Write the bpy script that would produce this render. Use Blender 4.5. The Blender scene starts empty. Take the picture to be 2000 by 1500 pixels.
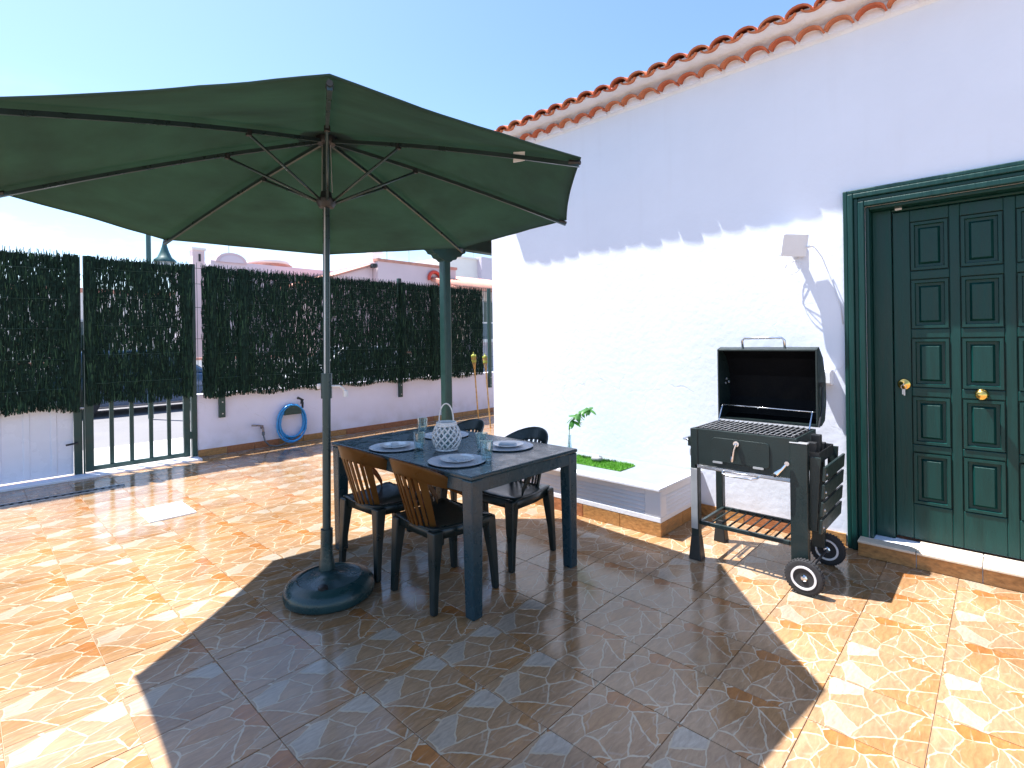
import bpy, math, random
from mathutils import Vector, Matrix, Quaternion, noise
random.seed(7)
R = math.radians
sc = bpy.context.scene
COL = sc.collection

# ------------------------------------------------------------------ camera, sky, sun, exposure
FPX, HC = 1020.0, 1.42
# optical axis is level; +X runs into the house, +Y towards the street fence
fwd = Vector((FPX, 960, 0)).normalized()
right = Vector((fwd.y, -fwd.x, 0)); up = Vector((0, 0, 1))
roll = 0.0146
cx = (right * math.cos(roll) - up * math.sin(roll)).normalized()
cyv = (up * math.cos(roll) + right * math.sin(roll)).normalized()
cam_d = bpy.data.cameras.new("camera"); cam = bpy.data.objects.new("camera", cam_d); COL.objects.link(cam)
m = Matrix((cx, cyv, -fwd)).transposed().to_4x4(); m.translation = (0, 0, HC)
cam.matrix_world = m
cam_d.sensor_width = 36; cam_d.lens = 36 * FPX / 2000; cam_d.shift_y = -85 / 2000
cam_d.clip_start = 0.05; cam_d.clip_end = 3000
sc.camera = cam

SUN = Vector((-0.18, 0.385, 1.0)).normalized()
world = bpy.data.worlds.new("World"); sc.world = world; world.use_nodes = True
wn, wl = world.node_tree.nodes, world.node_tree.links
wn.clear()
wo = wn.new("ShaderNodeOutputWorld"); wb = wn.new("ShaderNodeBackground"); sky = wn.new("ShaderNodeTexSky")
sky.sky_type = 'NISHITA'; sky.sun_disc = False
sky.sun_elevation = math.asin(SUN.z); sky.sun_rotation = math.atan2(SUN.x, SUN.y)
sky.altitude = 50; sky.air_density = 1.0; sky.dust_density = 0.9; sky.ozone_density = 2.5
wb.inputs[1].default_value = 0.105
# thin bright cloud veils low over the street
tc = wn.new("ShaderNodeTexCoord"); mp = wn.new("ShaderNodeMapping"); nz = wn.new("ShaderNodeTexNoise")
mp.inputs['Scale'].default_value = (2.2, 2.2, 7.0)
nz.inputs['Scale'].default_value = 1.6; nz.inputs['Detail'].default_value = 7; nz.inputs['Roughness'].default_value = .62
cr = wn.new("ShaderNodeMapRange"); cr.inputs[1].default_value = .5; cr.inputs[2].default_value = .78; cr.inputs[3].default_value = 0; cr.inputs[4].default_value = .55
sx = wn.new("ShaderNodeSeparateXYZ"); er = wn.new("ShaderNodeMapRange")
er.inputs[1].default_value = .38; er.inputs[2].default_value = .02; er.inputs[3].default_value = 0; er.inputs[4].default_value = 1
mu = wn.new("ShaderNodeMath"); mu.operation = 'MULTIPLY'
mx = wn.new("ShaderNodeMixRGB"); mx.inputs[2].default_value = (8.5, 9.0, 9.4, 1)
wl.new(tc.outputs['Generated'], mp.inputs[0]); wl.new(mp.outputs[0], nz.inputs['Vector']); wl.new(nz.outputs[0], cr.inputs[0])
wl.new(tc.outputs['Generated'], sx.inputs[0]); wl.new(sx.outputs[2], er.inputs[0])
wl.new(cr.outputs[0], mu.inputs[0]); wl.new(er.outputs[0], mu.inputs[1]); wl.new(mu.outputs[0], mx.inputs[0])
hsv = wn.new("ShaderNodeHueSaturation"); hsv.inputs['Saturation'].default_value = 1.08; wl.new(sky.outputs[0], hsv.inputs['Color']); wl.new(hsv.outputs[0], mx.inputs[1]); wl.new(mx.outputs[0], wb.inputs[0]); wl.new(wb.outputs[0], wo.inputs[0])

sun_d = bpy.data.lights.new("sun", 'SUN'); sun_d.energy = 5.0; sun_d.angle = R(0.5); sun_d.color = (1, .975, .94)
sun = bpy.data.objects.new("sun", sun_d); COL.objects.link(sun)
sun.rotation_euler = SUN.to_track_quat('Z', 'Y').to_euler(); sun.location = (0, 0, 20)

sc.view_settings.view_transform = 'Standard'; sc.view_settings.look = 'None'
sc.view_settings.exposure = 1.53; sc.view_settings.gamma = 1.0; sc.view_settings.use_curve_mapping = False
sc.render.engine = 'CYCLES'
sc.cycles.use_denoising = True
sc.cycles.max_bounces = 10; sc.cycles.transparent_max_bounces = 16
sc.cycles.caustics_reflective = False; sc.cycles.caustics_refractive = False
sc.cycles.sample_clamp_indirect = 6

# ------------------------------------------------------------------ materials
def mat(name, col, rough=.6, metal=0., var=0., vscale=8., bump=0., bscale=60., spec=.5, trans=None, coat=0., stretch=None, dirt=0.):
    """principled surface with noise in its colour and a fine relief"""
    m = bpy.data.materials.new(name); m.use_nodes = True
    n, l = m.node_tree.nodes, m.node_tree.links
    p = n['Principled BSDF']
    p.inputs['Base Color'].default_value = (*col, 1); p.inputs['Roughness'].default_value = rough
    p.inputs['Metallic'].default_value = metal; p.inputs['Specular IOR Level'].default_value = spec
    p.inputs['Coat Weight'].default_value = coat
    tc = n.new("ShaderNodeTexCoord"); src = tc.outputs['Object']
    if stretch:
        mp = n.new("ShaderNodeMapping"); mp.inputs['Scale'].default_value = stretch
        l.new(src, mp.inputs[0]); src = mp.outputs[0]
    if var:
        t = n.new("ShaderNodeTexNoise"); t.inputs['Scale'].default_value = vscale; t.inputs['Detail'].default_value = 6; t.inputs['Roughness'].default_value = .6
        l.new(src, t.inputs['Vector'])
        mr = n.new("ShaderNodeMapRange"); mr.inputs[1].default_value = .3; mr.inputs[2].default_value = .7
        mr.inputs[3].default_value = 1 - var; mr.inputs[4].default_value = 1 + var * .7
        l.new(t.outputs[0], mr.inputs[0])
        mix = n.new("ShaderNodeMixRGB"); mix.blend_type = 'MULTIPLY'; mix.inputs[0].default_value = 1
        mix.inputs[1].default_value = (*col, 1); l.new(mr.outputs[0], mix.inputs[2]); l.new(mix.outputs[0], p.inputs['Base Color'])
        rr = n.new("ShaderNodeMapRange"); rr.inputs[1].default_value = .3; rr.inputs[2].default_value = .7
        rr.inputs[3].default_value = max(0, rough - .12); rr.inputs[4].default_value = min(1, rough + .12)
        l.new(t.outputs[0], rr.inputs[0]); l.new(rr.outputs[0], p.inputs['Roughness'])
    if bump:
        t2 = n.new("ShaderNodeTexNoise"); t2.inputs['Scale'].default_value = bscale; t2.inputs['Detail'].default_value = 5
        l.new(src, t2.inputs['Vector'])
        b = n.new("ShaderNodeBump"); b.inputs['Strength'].default_value = bump; b.inputs['Distance'].default_value = .01
        l.new(t2.outputs[0], b.inputs['Height']); l.new(b.outputs[0], p.inputs['Normal'])
    if trans:
        tr = n.new("ShaderNodeBsdfTranslucent"); tr.inputs[0].default_value = (*trans[0], 1)
        if var:
            mt_ = n.new("ShaderNodeMixRGB"); mt_.blend_type = 'MULTIPLY'; mt_.inputs[0].default_value = 1; mt_.inputs[1].default_value = (*trans[0], 1)
            l.new(mr.outputs[0], mt_.inputs[2]); l.new(mt_.outputs[0], tr.inputs[0])
        ms = n.new("ShaderNodeMixShader"); ms.inputs[0].default_value = trans[1]
        l.new(p.outputs[0], ms.inputs[1]); l.new(tr.outputs[0], ms.inputs[2])
        l.new(ms.outputs[0], n['Material Output'].inputs[0])
    return m

M = {}
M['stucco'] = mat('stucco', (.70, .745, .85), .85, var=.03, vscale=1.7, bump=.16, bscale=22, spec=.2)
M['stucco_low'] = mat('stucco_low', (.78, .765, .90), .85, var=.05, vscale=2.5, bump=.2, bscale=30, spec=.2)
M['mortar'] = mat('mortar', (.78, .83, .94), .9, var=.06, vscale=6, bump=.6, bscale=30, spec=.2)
M['clay'] = mat('clay', (.50, .135, .065), .8, var=.35, vscale=9, bump=.5, bscale=50, spec=.25)
M['clay_overexposed'] = mat('clay_overexposed', (.52, .25, .19), .8, var=.25, vscale=3)  # same clay made paler, overexposure of distant roofs put into the colour
M['clay_b'] = mat('clay_b', (.54, .185, .09), .8, var=.35, vscale=7, bump=.5, bscale=50, spec=.25)
M['door'] = mat('door_green', (.0025, .036, .032), .42, var=.25, spec=.3, vscale=5, bump=.15, bscale=18, stretch=(6, 6, .6))
M['green_metal'] = mat('green_metal', (.012, .048, .042), .4, var=.18, vscale=12, bump=.1)
M['fabric'] = mat('parasol_fabric', (.052, .098, .104), .85, var=.22, vscale=2.2, bump=.3, bscale=9, spec=.12, trans=((.068, .142, .090), .5), stretch=(1, 1, 5))
M['dark_pole'] = mat('dark_pole', (.035, .06, .065), .33, metal=.5, var=.12, vscale=10)
M['base'] = mat('base_plastic', (.012, .04, .042), .3, var=.2, vscale=10, bump=.15, bscale=60)
M['table'] = mat('table_plastic', (.009, .034, .048), .27, var=.04, vscale=12, bump=.06, bscale=90)
M['chair'] = mat('chair_plastic', (.008, .016, .016), .34, var=.08, vscale=9)
M['chair_back'] = mat('chair_back_painted_glow', (.13, .062, .012), .35, var=.1, vscale=9, trans=((.50, .22, .025), .45))  # dark backs given an amber base colour, imitating sunlight through thin plastic
M['black'] = mat('black_plastic', (.012, .013, .015), .45, var=.15, vscale=15)
M['bbq'] = mat('barbecue_enamel', (.011, .021, .021), .38, var=.12, vscale=14, bump=.08, bscale=120)
M['bbq_in'] = mat('barbecue_soot', (.003, .0035, .005), .65, spec=.12, var=.3, vscale=8, bump=.2)
M['steel'] = mat('chrome', (.72, .72, .74), .15, metal=1., var=.05)
M['iron'] = mat('grate_iron', (.10, .10, .11), .38, metal=.7, var=.2)
M['zinc'] = mat('zinc', (.5, .51, .53), .4, metal=.6, var=.1)
M['tyre'] = mat('tyre', (.022, .022, .025), .75, var=.2, vscale=20, bump=.2)
M['wheel_white'] = mat('wheel_white', (.7, .69, .72), .4, var=.05)
M['wheel_dark'] = mat('wheel_dark', (.045, .028, .035), .5, var=.1)
M['white_paint'] = mat('white_paint', (.74, .755, .83), .5, var=.04, vscale=4, bump=.15, bscale=40)
M['top_slab'] = mat('slab_grey', (.19, .225, .235), .5, var=.08, vscale=5, bump=.1)
M['white_plastic'] = mat('white_plastic', (.70, .73, .80), .35, var=.03)
M['white_sheet'] = mat('white_sheet', (.74, .78, .88), .3, var=.05, vscale=3)
M['porcelain'] = mat('porcelain', (.72, .73, .76), .15, var=.02)
M['mat_silver'] = mat('charger_silver', (.60, .62, .68), .35, metal=.12, var=.12, vscale=40, bump=.3, bscale=120)
M['lantern'] = mat('lantern_white', (.72, .72, .74), .6, var=.1, vscale=40, bump=.2)
M['napkin'] = mat('napkin', (.55, .58, .62), .8, var=.1)
M['hose'] = mat('hose_blue', (.04, .30, .66), .35, var=.18, vscale=30)
M['hose_grey'] = mat('hose_grey', (.11, .13, .15), .5, var=.2)
M['brass'] = mat('brass', (.80, .52, .14), .2, metal=1., var=.1)
M['tap'] = mat('tap_metal', (.34, .27, .24), .35, metal=.8, var=.2)
M['bamboo'] = mat('bamboo', (.52, .34, .13), .5, var=.35, vscale=14, bump=.2)
M['bamboo_green'] = mat('bamboo_green', (.32, .36, .06), .5, var=.3, vscale=30)
M['leaf'] = mat('leaf', (.045, .16, .035), .4, var=.3, vscale=30, trans=((.16, .42, .06), .3))
M['stem'] = mat('stem', (.10, .20, .05), .6, var=.2)
M['turf'] = mat('turf', (.10, .30, .03), .7, var=.4, vscale=40, trans=((.15, .4, .03), .25))
M['stone'] = mat('stone', (.32, .32, .34), .6, var=.2, vscale=30, bump=.3)
M['brush'] = mat('brushwood', (.011, .031, .024), .75, var=.6, vscale=25, spec=.12)
M['brush_light'] = mat('brushwood_light', (.030, .075, .042), .7, var=.5, vscale=20, spec=.15)
M['wire'] = mat('wire_green', (.03, .07, .055), .5, metal=.3, var=.1)
M['step'] = mat('step_cream', (.60, .52, .42), .5, var=.12, vscale=9, bump=.2)
M['skirt'] = mat('skirting_ochre', (.40, .20, .07), .4, var=.40, vscale=26, bump=.25, bscale=60, stretch=(1, 1, 2.2))
M['skirt_b'] = mat('skirting_rust', (.34, .13, .055), .4, var=.40, vscale=22, bump=.25, bscale=60, stretch=(1, 1, 2.2))
M['grout'] = mat('grout', (.38, .225, .14), .8, var=.25, vscale=20, bump=.3)
M['cover'] = mat('cover_painted_glare', (.80, .82, .84), .4, var=.05, bump=.1)  # white base colour stands in for sun reflected off the cover
M['asphalt'] = mat('asphalt', (.16, .155, .165), .85, var=.18, vscale=1.4, bump=.5, bscale=90)
M['pavement'] = mat('pavement', (.44, .42, .42), .85, var=.1, vscale=3, bump=.3, bscale=50)
M['ground'] = mat('ground', (.25, .22, .19), .9, var=.2, vscale=.4)
M['pink_wall'] = mat('pink_wall', (.62, .50, .53), .85, var=.05, vscale=1, bump=.2)
M['lilac_wall'] = mat('lilac_wall', (.60, .55, .62), .85, var=.05, vscale=1, bump=.2)
M['cream_wall'] = mat('cream_wall', (.74, .72, .70), .85, var=.05, vscale=1, bump=.2)
M['window'] = mat('window_glass', (.05, .08, .09), .08, var=.1)
M['frame_grey'] = mat('frame_grey', (.35, .38, .40), .5, var=.1)
M['balcony'] = mat('balcony_blue', (.10, .14, .17), .5, var=.2)
M['red_sign'] = mat('red_sign', (.55, .05, .03), .5, var=.1)
M['car_blue'] = mat('car_blue', (.03, .08, .16), .25, var=.05, coat=.6)
M['car_white'] = mat('car_white', (.6, .62, .65), .25, var=.03, coat=.6)
M['lampgreen'] = mat('lamp_green', (.03, .09, .09), .4, var=.1)
M['frost'] = mat('frosted_glass', (.75, .78, .8), .3)

def weathered_stucco(m, zbase):
    n, l = m.node_tree.nodes, m.node_tree.links; p = n['Principled BSDF']
    geo = n.new("ShaderNodeNewGeometry"); sx = n.new("ShaderNodeSeparateXYZ"); l.new(geo.outputs['Position'], sx.inputs[0])
    def mr(src, a, b, c, d):
        q = n.new("ShaderNodeMapRange"); q.inputs[1].default_value = a; q.inputs[2].default_value = b; q.inputs[3].default_value = c; q.inputs[4].default_value = d
        l.new(src, q.inputs[0]); return q.outputs[0]
    def mul(a, b, op='MULTIPLY'):
        q = n.new("ShaderNodeMath"); q.operation = op; l.new(a, q.inputs[0])
        if isinstance(b, float): q.inputs[1].default_value = b
        else: l.new(b, q.inputs[1])
        return q.outputs[0]
    def noi(scale, det, vec=None):
        t = n.new("ShaderNodeTexNoise"); t.inputs['Scale'].default_value = scale; t.inputs['Detail'].default_value = det; l.new(vec or geo.outputs['Position'], t.inputs['Vector']); return t
    # hairline cracks, only in some areas
    w = noi(3.0, 4); ad = n.new("ShaderNodeMixRGB"); ad.blend_type = 'ADD'; ad.inputs[0].default_value = .35; l.new(geo.outputs['Position'], ad.inputs[1]); l.new(w.outputs['Color'], ad.inputs[2])
    v = n.new("ShaderNodeTexVoronoi"); v.feature = 'DISTANCE_TO_EDGE'; v.inputs['Scale'].default_value = 1.6; l.new(ad.outputs[0], v.inputs['Vector'])
    crack = mul(mul(mr(v.outputs['Distance'], .002, .008, 1, 0), mr(noi(.9, 2).outputs[0], .52, .62, 0, 1)), mr(noi(7, 3).outputs[0], .42, .58, 0, 1))
    # splash dirt at the foot, drips stretched downwards
    foot = mul(mr(sx.outputs[2], zbase + .02, zbase + .42, 1, 0), mr(noi(5, 6).outputs[0], .40, .66, 0, 1))
    mp = n.new("ShaderNodeMapping"); mp.inputs['Scale'].default_value = (9, 9, .5); l.new(geo.outputs['Position'], mp.inputs[0])
    drip = mul(mr(noi(1, 4, mp.outputs[0]).outputs[0], .56, .74, 0, 1), mr(noi(.8, 2).outputs[0], .45, .6, 0, 1))
    dirt = mul(mul(mul(foot, .30), mul(drip, .05), 'ADD'), mul(mul(crack, mr(sx.outputs[2], .9, 1.7, 1, .0)), .22), 'ADD')
    old = p.inputs['Base Color'].links[0].from_socket
    mx = n.new("ShaderNodeMixRGB"); mx.inputs[2].default_value = (.33, .29, .25, 1); l.new(dirt, mx.inputs[0]); l.new(old, mx.inputs[1]); l.new(mx.outputs[0], p.inputs['Base Color'])
    b0 = p.inputs['Normal'].links[0].from_node
    b = n.new("ShaderNodeBump"); b.inputs['Strength'].default_value = .10; b.inputs['Distance'].default_value = .02
    h = mul(noi(5.5, 7).outputs[0], mul(crack, -.5), 'ADD'); l.new(h, b.inputs['Height']); l.new(b.outputs[0], b0.inputs['Normal'])
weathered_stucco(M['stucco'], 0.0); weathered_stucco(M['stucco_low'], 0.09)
def glass(name, tint):
    m = bpy.data.materials.new(name); m.use_nodes = True
    n, l = m.node_tree.nodes, m.node_tree.links
    n.remove(n['Principled BSDF'])
    t = n.new("ShaderNodeBsdfTransparent"); t.inputs[0].default_value = (*tint, 1)
    g = n.new("ShaderNodeBsdfGlossy"); g.inputs['Roughness'].default_value = .03
    f = n.new("ShaderNodeLayerWeight"); f.inputs[0].default_value = .35
    tn = n.new("ShaderNodeTexNoise"); tn.inputs['Scale'].default_value = 60
    bp = n.new("ShaderNodeBump"); bp.inputs['Strength'].default_value = .08; l.new(tn.outputs[0], bp.inputs['Height']); l.new(bp.outputs[0], g.inputs['Normal'])
    mr = n.new("ShaderNodeMapRange"); mr.inputs[3].default_value = .07; mr.inputs[4].default_value = .75; l.new(f.outputs['Facing'], mr.inputs[0])
    ms = n.new("ShaderNodeMixShader"); l.new(mr.outputs[0], ms.inputs[0]); l.new(t.outputs[0], ms.inputs[1]); l.new(g.outputs[0], ms.inputs[2])
    l.new(ms.outputs[0], n['Material Output'].inputs[0])
    return m
M['glass'] = glass('drinking_glass', (.84, .93, .95))

def tile_material():
    """glazed tile printed with crazy paving: angular stones, pale uneven joints; wetter and glossier in patches"""
    m = bpy.data.materials.new('printed_tile'); m.use_nodes = True
    n, l = m.node_tree.nodes, m.node_tree.links
    p = n['Principled BSDF']
    tc = n.new("ShaderNodeTexCoord"); oi = n.new("ShaderNodeObjectInfo"); geo = n.new("ShaderNodeNewGeometry")
    fl = n.new("ShaderNodeMath"); fl.operation = 'MULTIPLY'; fl.inputs[1].default_value = 2.0; l.new(oi.outputs['Random'], fl.inputs[0])
    ff = n.new("ShaderNodeMath"); ff.operation = 'FLOOR'; l.new(fl.outputs[0], ff.inputs[0])
    fm = n.new("ShaderNodeMath"); fm.operation = 'MULTIPLY'; fm.inputs[1].default_value = 3.71; l.new(ff.outputs[0], fm.inputs[0])
    ad = n.new("ShaderNodeVectorMath"); ad.operation = 'ADD'; l.new(tc.outputs['Object'], ad.inputs[0]); l.new(fm.outputs[0], ad.inputs[1])
    nd = n.new("ShaderNodeTexNoise"); nd.inputs['Scale'].default_value = 14; nd.inputs['Detail'].default_value = 3; l.new(ad.outputs[0], nd.inputs['Vector'])
    sc1 = n.new("ShaderNodeVectorMath"); sc1.operation = 'SCALE'; sc1.inputs[3].default_value = .030; l.new(nd.outputs['Color'], sc1.inputs[0])
    ad2 = n.new("ShaderNodeVectorMath"); ad2.operation = 'ADD'; l.new(ad.outputs[0], ad2.inputs[0]); l.new(sc1.outputs[0], ad2.inputs[1])
    mp = n.new("ShaderNodeMapping"); mp.inputs['Rotation'].default_value = (0, 0, R(28)); mp.inputs['Scale'].default_value = (5.8, 8.8, .01); l.new(ad2.outputs[0], mp.inputs[0])
    v1 = n.new("ShaderNodeTexVoronoi"); v1.voronoi_dimensions = '2D'; v1.inputs['Scale'].default_value = 1; l.new(mp.outputs[0], v1.inputs['Vector'])
    v2 = n.new("ShaderNodeTexVoronoi"); v2.voronoi_dimensions = '2D'; v2.feature = 'DISTANCE_TO_EDGE'; v2.inputs['Scale'].default_value = 1; l.new(mp.outputs[0], v2.inputs['Vector'])
    sp = n.new("ShaderNodeSeparateColor"); l.new(v1.outputs['Color'], sp.inputs[0])
    def mth(op, a, b=None, c=None):
        q = n.new("ShaderNodeMath"); q.operation = op
        for i_, v_ in enumerate((a, b, c)):
            if v_ is None: continue
            if isinstance(v_, (int, float)): q.inputs[i_].default_value = v_
            else: l.new(v_, q.inputs[i_])
        return q.outputs[0]
    # each stone is broken once more along a straight line of its own direction
    df = n.new("ShaderNodeVectorMath"); df.operation = 'SUBTRACT'; l.new(mp.outputs[0], df.inputs[0]); l.new(v1.outputs['Position'], df.inputs[1])
    sd_ = n.new("ShaderNodeSeparateXYZ"); l.new(df.outputs[0], sd_.inputs[0])
    ang = mth('MULTIPLY', sp.outputs[1], 6.283)
    sl_ = mth('ADD', mth('ADD', mth('MULTIPLY', sd_.outputs[0], mth('COSINE', ang)), mth('MULTIPLY', sd_.outputs[1], mth('SINE', ang))), mth('MULTIPLY', mth('SUBTRACT', sp.outputs[2], .5), .35))
    whole = mth('LESS_THAN', sp.outputs[2], .15)
    side = mth('GREATER_THAN', sl_, 0.0)
    edge_d = mth('MINIMUM', v2.outputs['Distance'], mth('ADD', mth('ABSOLUTE', sl_), whole))
    hsh = mth('FRACT', mth('ADD', mth('MULTIPLY', sp.outputs[0], 3.7), mth('MULTIPLY', mth('MULTIPLY', side, mth('SUBTRACT', 1.0, whole)), .43)))
    ra = n.new("ShaderNodeValToRGB"); e = ra.color_ramp.elements
    stops = [(0, (.34, .135, .040)), (.14, (.345, .170, .066)), (.32, (.34, .192, .092)), (.52, (.365, .230, .128)), (.70, (.34, .200, .108)), (.85, (.36, .236, .142)), (.94, (.38, .285, .195)), (1, (.43, .37, .30))]
    e[0].position, e[0].color = 0, (*stops[0][1], 1); e[1].position, e[1].color = 1, (*stops[-1][1], 1)
    for s_, c_ in stops[1:-1]:
        q = e.new(s_); q.color = (*c_, 1)
    l.new(hsh, ra.inputs[0])
    # grain inside a stone
    mp2 = n.new("ShaderNodeMapping"); mp2.inputs['Rotation'].default_value = (0, 0, R(20)); mp2.inputs['Scale'].default_value = (14, 60, 1); l.new(ad2.outputs[0], mp2.inputs[0])
    ng = n.new("ShaderNodeTexNoise"); ng.inputs['Scale'].default_value = 1; ng.inputs['Detail'].default_value = 7; ng.inputs['Roughness'].default_value = .65; l.new(mp2.outputs[0], ng.inputs['Vector'])
    gr = n.new("ShaderNodeMapRange"); gr.inputs[1].default_value = .28; gr.inputs[2].default_value = .72; gr.inputs[3].default_value = .70; gr.inputs[4].default_value = 1.25; l.new(ng.outputs[0], gr.inputs[0])
    mg = n.new("ShaderNodeMixRGB"); mg.blend_type = 'MULTIPLY'; mg.inputs[0].default_value = 1; l.new(ra.outputs[0], mg.inputs[1]); l.new(gr.outputs[0], mg.inputs[2])
    # joint lines, uneven in width
    nj = n.new("ShaderNodeTexNoise"); nj.inputs['Scale'].default_value = 22; nj.inputs['Detail'].default_value = 4; l.new(ad.outputs[0], nj.inputs['Vector'])
    wj = n.new("ShaderNodeMapRange"); wj.inputs[1].default_value = .35; wj.inputs[2].default_value = .7; wj.inputs[3].default_value = .005; wj.inputs[4].default_value = .042; l.new(nj.outputs[0], wj.inputs[0])
    jm = n.new("ShaderNodeMath"); jm.operation = 'DIVIDE'; l.new(edge_d, jm.inputs[0]); l.new(wj.outputs[0], jm.inputs[1])
    jr = n.new("ShaderNodeMapRange"); jr.inputs[1].default_value = .75; jr.inputs[2].default_value = 1.25; jr.inputs[3].default_value = 1; jr.inputs[4].default_value = 0; l.new(jm.outputs[0], jr.inputs[0])
    mj = n.new("ShaderNodeMixRGB"); mj.inputs[2].default_value = (.48, .385, .27, 1); l.new(jr.outputs[0], mj.inputs[0]); l.new(mg.outputs[0], mj.inputs[1])
    mp3 = n.new("ShaderNodeMapping"); mp3.inputs['Rotation'].default_value = (0, 0, R(-17)); mp3.inputs['Scale'].default_value = (7.0, 23.0, .01); mp3.inputs['Location'].default_value = (.37, .81, 0); l.new(ad2.outputs[0], mp3.inputs[0])
    v3 = n.new("ShaderNodeTexVoronoi"); v3.voronoi_dimensions = '2D'; v3.feature = 'DISTANCE_TO_EDGE'; v3.inputs['Scale'].default_value = 1; l.new(mp3.outputs[0], v3.inputs['Vector'])
    j3 = n.new("ShaderNodeMapRange"); j3.inputs[1].default_value = .01; j3.inputs[2].default_value = .06; j3.inputs[3].default_value = 1; j3.inputs[4].default_value = 0; l.new(v3.outputs['Distance'], j3.inputs[0])
    k3 = n.new("ShaderNodeMapRange"); k3.inputs[1].default_value = .46; k3.inputs[2].default_value = .60; k3.inputs[3].default_value = 0; k3.inputs[4].default_value = .55; l.new(nd.outputs[0], k3.inputs[0])
    m3 = n.new("ShaderNodeMath"); m3.operation = 'MULTIPLY'; l.new(j3.outputs[0], m3.inputs[0]); l.new(k3.outputs[0], m3.inputs[1])
    mv = n.new("ShaderNodeMixRGB"); mv.inputs[2].default_value = (.43, .34, .25, 1); l.new(m3.outputs[0], mv.inputs[0]); l.new(mj.outputs[0], mv.inputs[1]); mj = mv
    # tile-to-tile shade and wet patches across the patio
    orr = n.new("ShaderNodeMapRange"); orr.inputs[3].default_value = .9; orr.inputs[4].default_value = 1.1; l.new(oi.outputs['Random'], orr.inputs[0])
    mo = n.new("ShaderNodeMixRGB"); mo.blend_type = 'MULTIPLY'; mo.inputs[0].default_value = 1; l.new(mj.outputs[0], mo.inputs[1]); l.new(orr.outputs[0], mo.inputs[2])
    nw = n.new("ShaderNodeTexNoise"); nw.inputs['Scale'].default_value = .9; nw.inputs['Detail'].default_value = 6; nw.inputs['Roughness'].default_value = .55; l.new(geo.outputs['Position'], nw.inputs['Vector'])
    wr = n.new("ShaderNodeMapRange"); wr.inputs[1].default_value = .40; wr.inputs[2].default_value = .58; wr.inputs[3].default_value = 0; wr.inputs[4].default_value = 1; l.new(nw.outputs[0], wr.inputs[0])
    wc = n.new("ShaderNodeMapRange"); wc.inputs[3].default_value = 1.0; wc.inputs[4].default_value = .70; l.new(wr.outputs[0], wc.inputs[0])
    mw = n.new("ShaderNodeMixRGB"); mw.blend_type = 'MULTIPLY'; mw.inputs[0].default_value = 1; l.new(mo.outputs[0], mw.inputs[1]); l.new(wc.outputs[0], mw.inputs[2])
    l.new(mw.outputs[0], p.inputs['Base Color'])
    rg = n.new("ShaderNodeMapRange"); rg.inputs[3].default_value = .15; rg.inputs[4].default_value = .03; l.new(wr.outputs[0], rg.inputs[0])
    l.new(rg.outputs[0], p.inputs['Roughness'])
    p.inputs['Specular IOR Level'].default_value = .5
    # slight relief of the printed joints and ripples of the glaze
    b1 = n.new("ShaderNodeBump"); b1.inputs['Distance'].default_value = .003; b1.inputs['Strength'].default_value = .18
    hs = n.new("ShaderNodeMath"); hs.operation = 'SUBTRACT'; l.new(ng.outputs[0], hs.inputs[0]); l.new(jr.outputs[0], hs.inputs[1])
    l.new(hs.outputs[0], b1.inputs['Height'])
    n5 = n.new("ShaderNodeTexNoise"); n5.inputs['Scale'].default_value = 9; n5.inputs['Detail'].default_value = 2; l.new(geo.outputs['Position'], n5.inputs['Vector'])
    b2 = n.new("ShaderNodeBump"); b2.inputs['Distance'].default_value = .004; b2.inputs['Strength'].default_value = .10; l.new(n5.outputs[0], b2.inputs['Height']); l.new(b1.outputs[0], b2.inputs['Normal'])
    l.new(b2.outputs[0], p.inputs['Normal'])
    return m
M['tile'] = tile_material()

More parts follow.
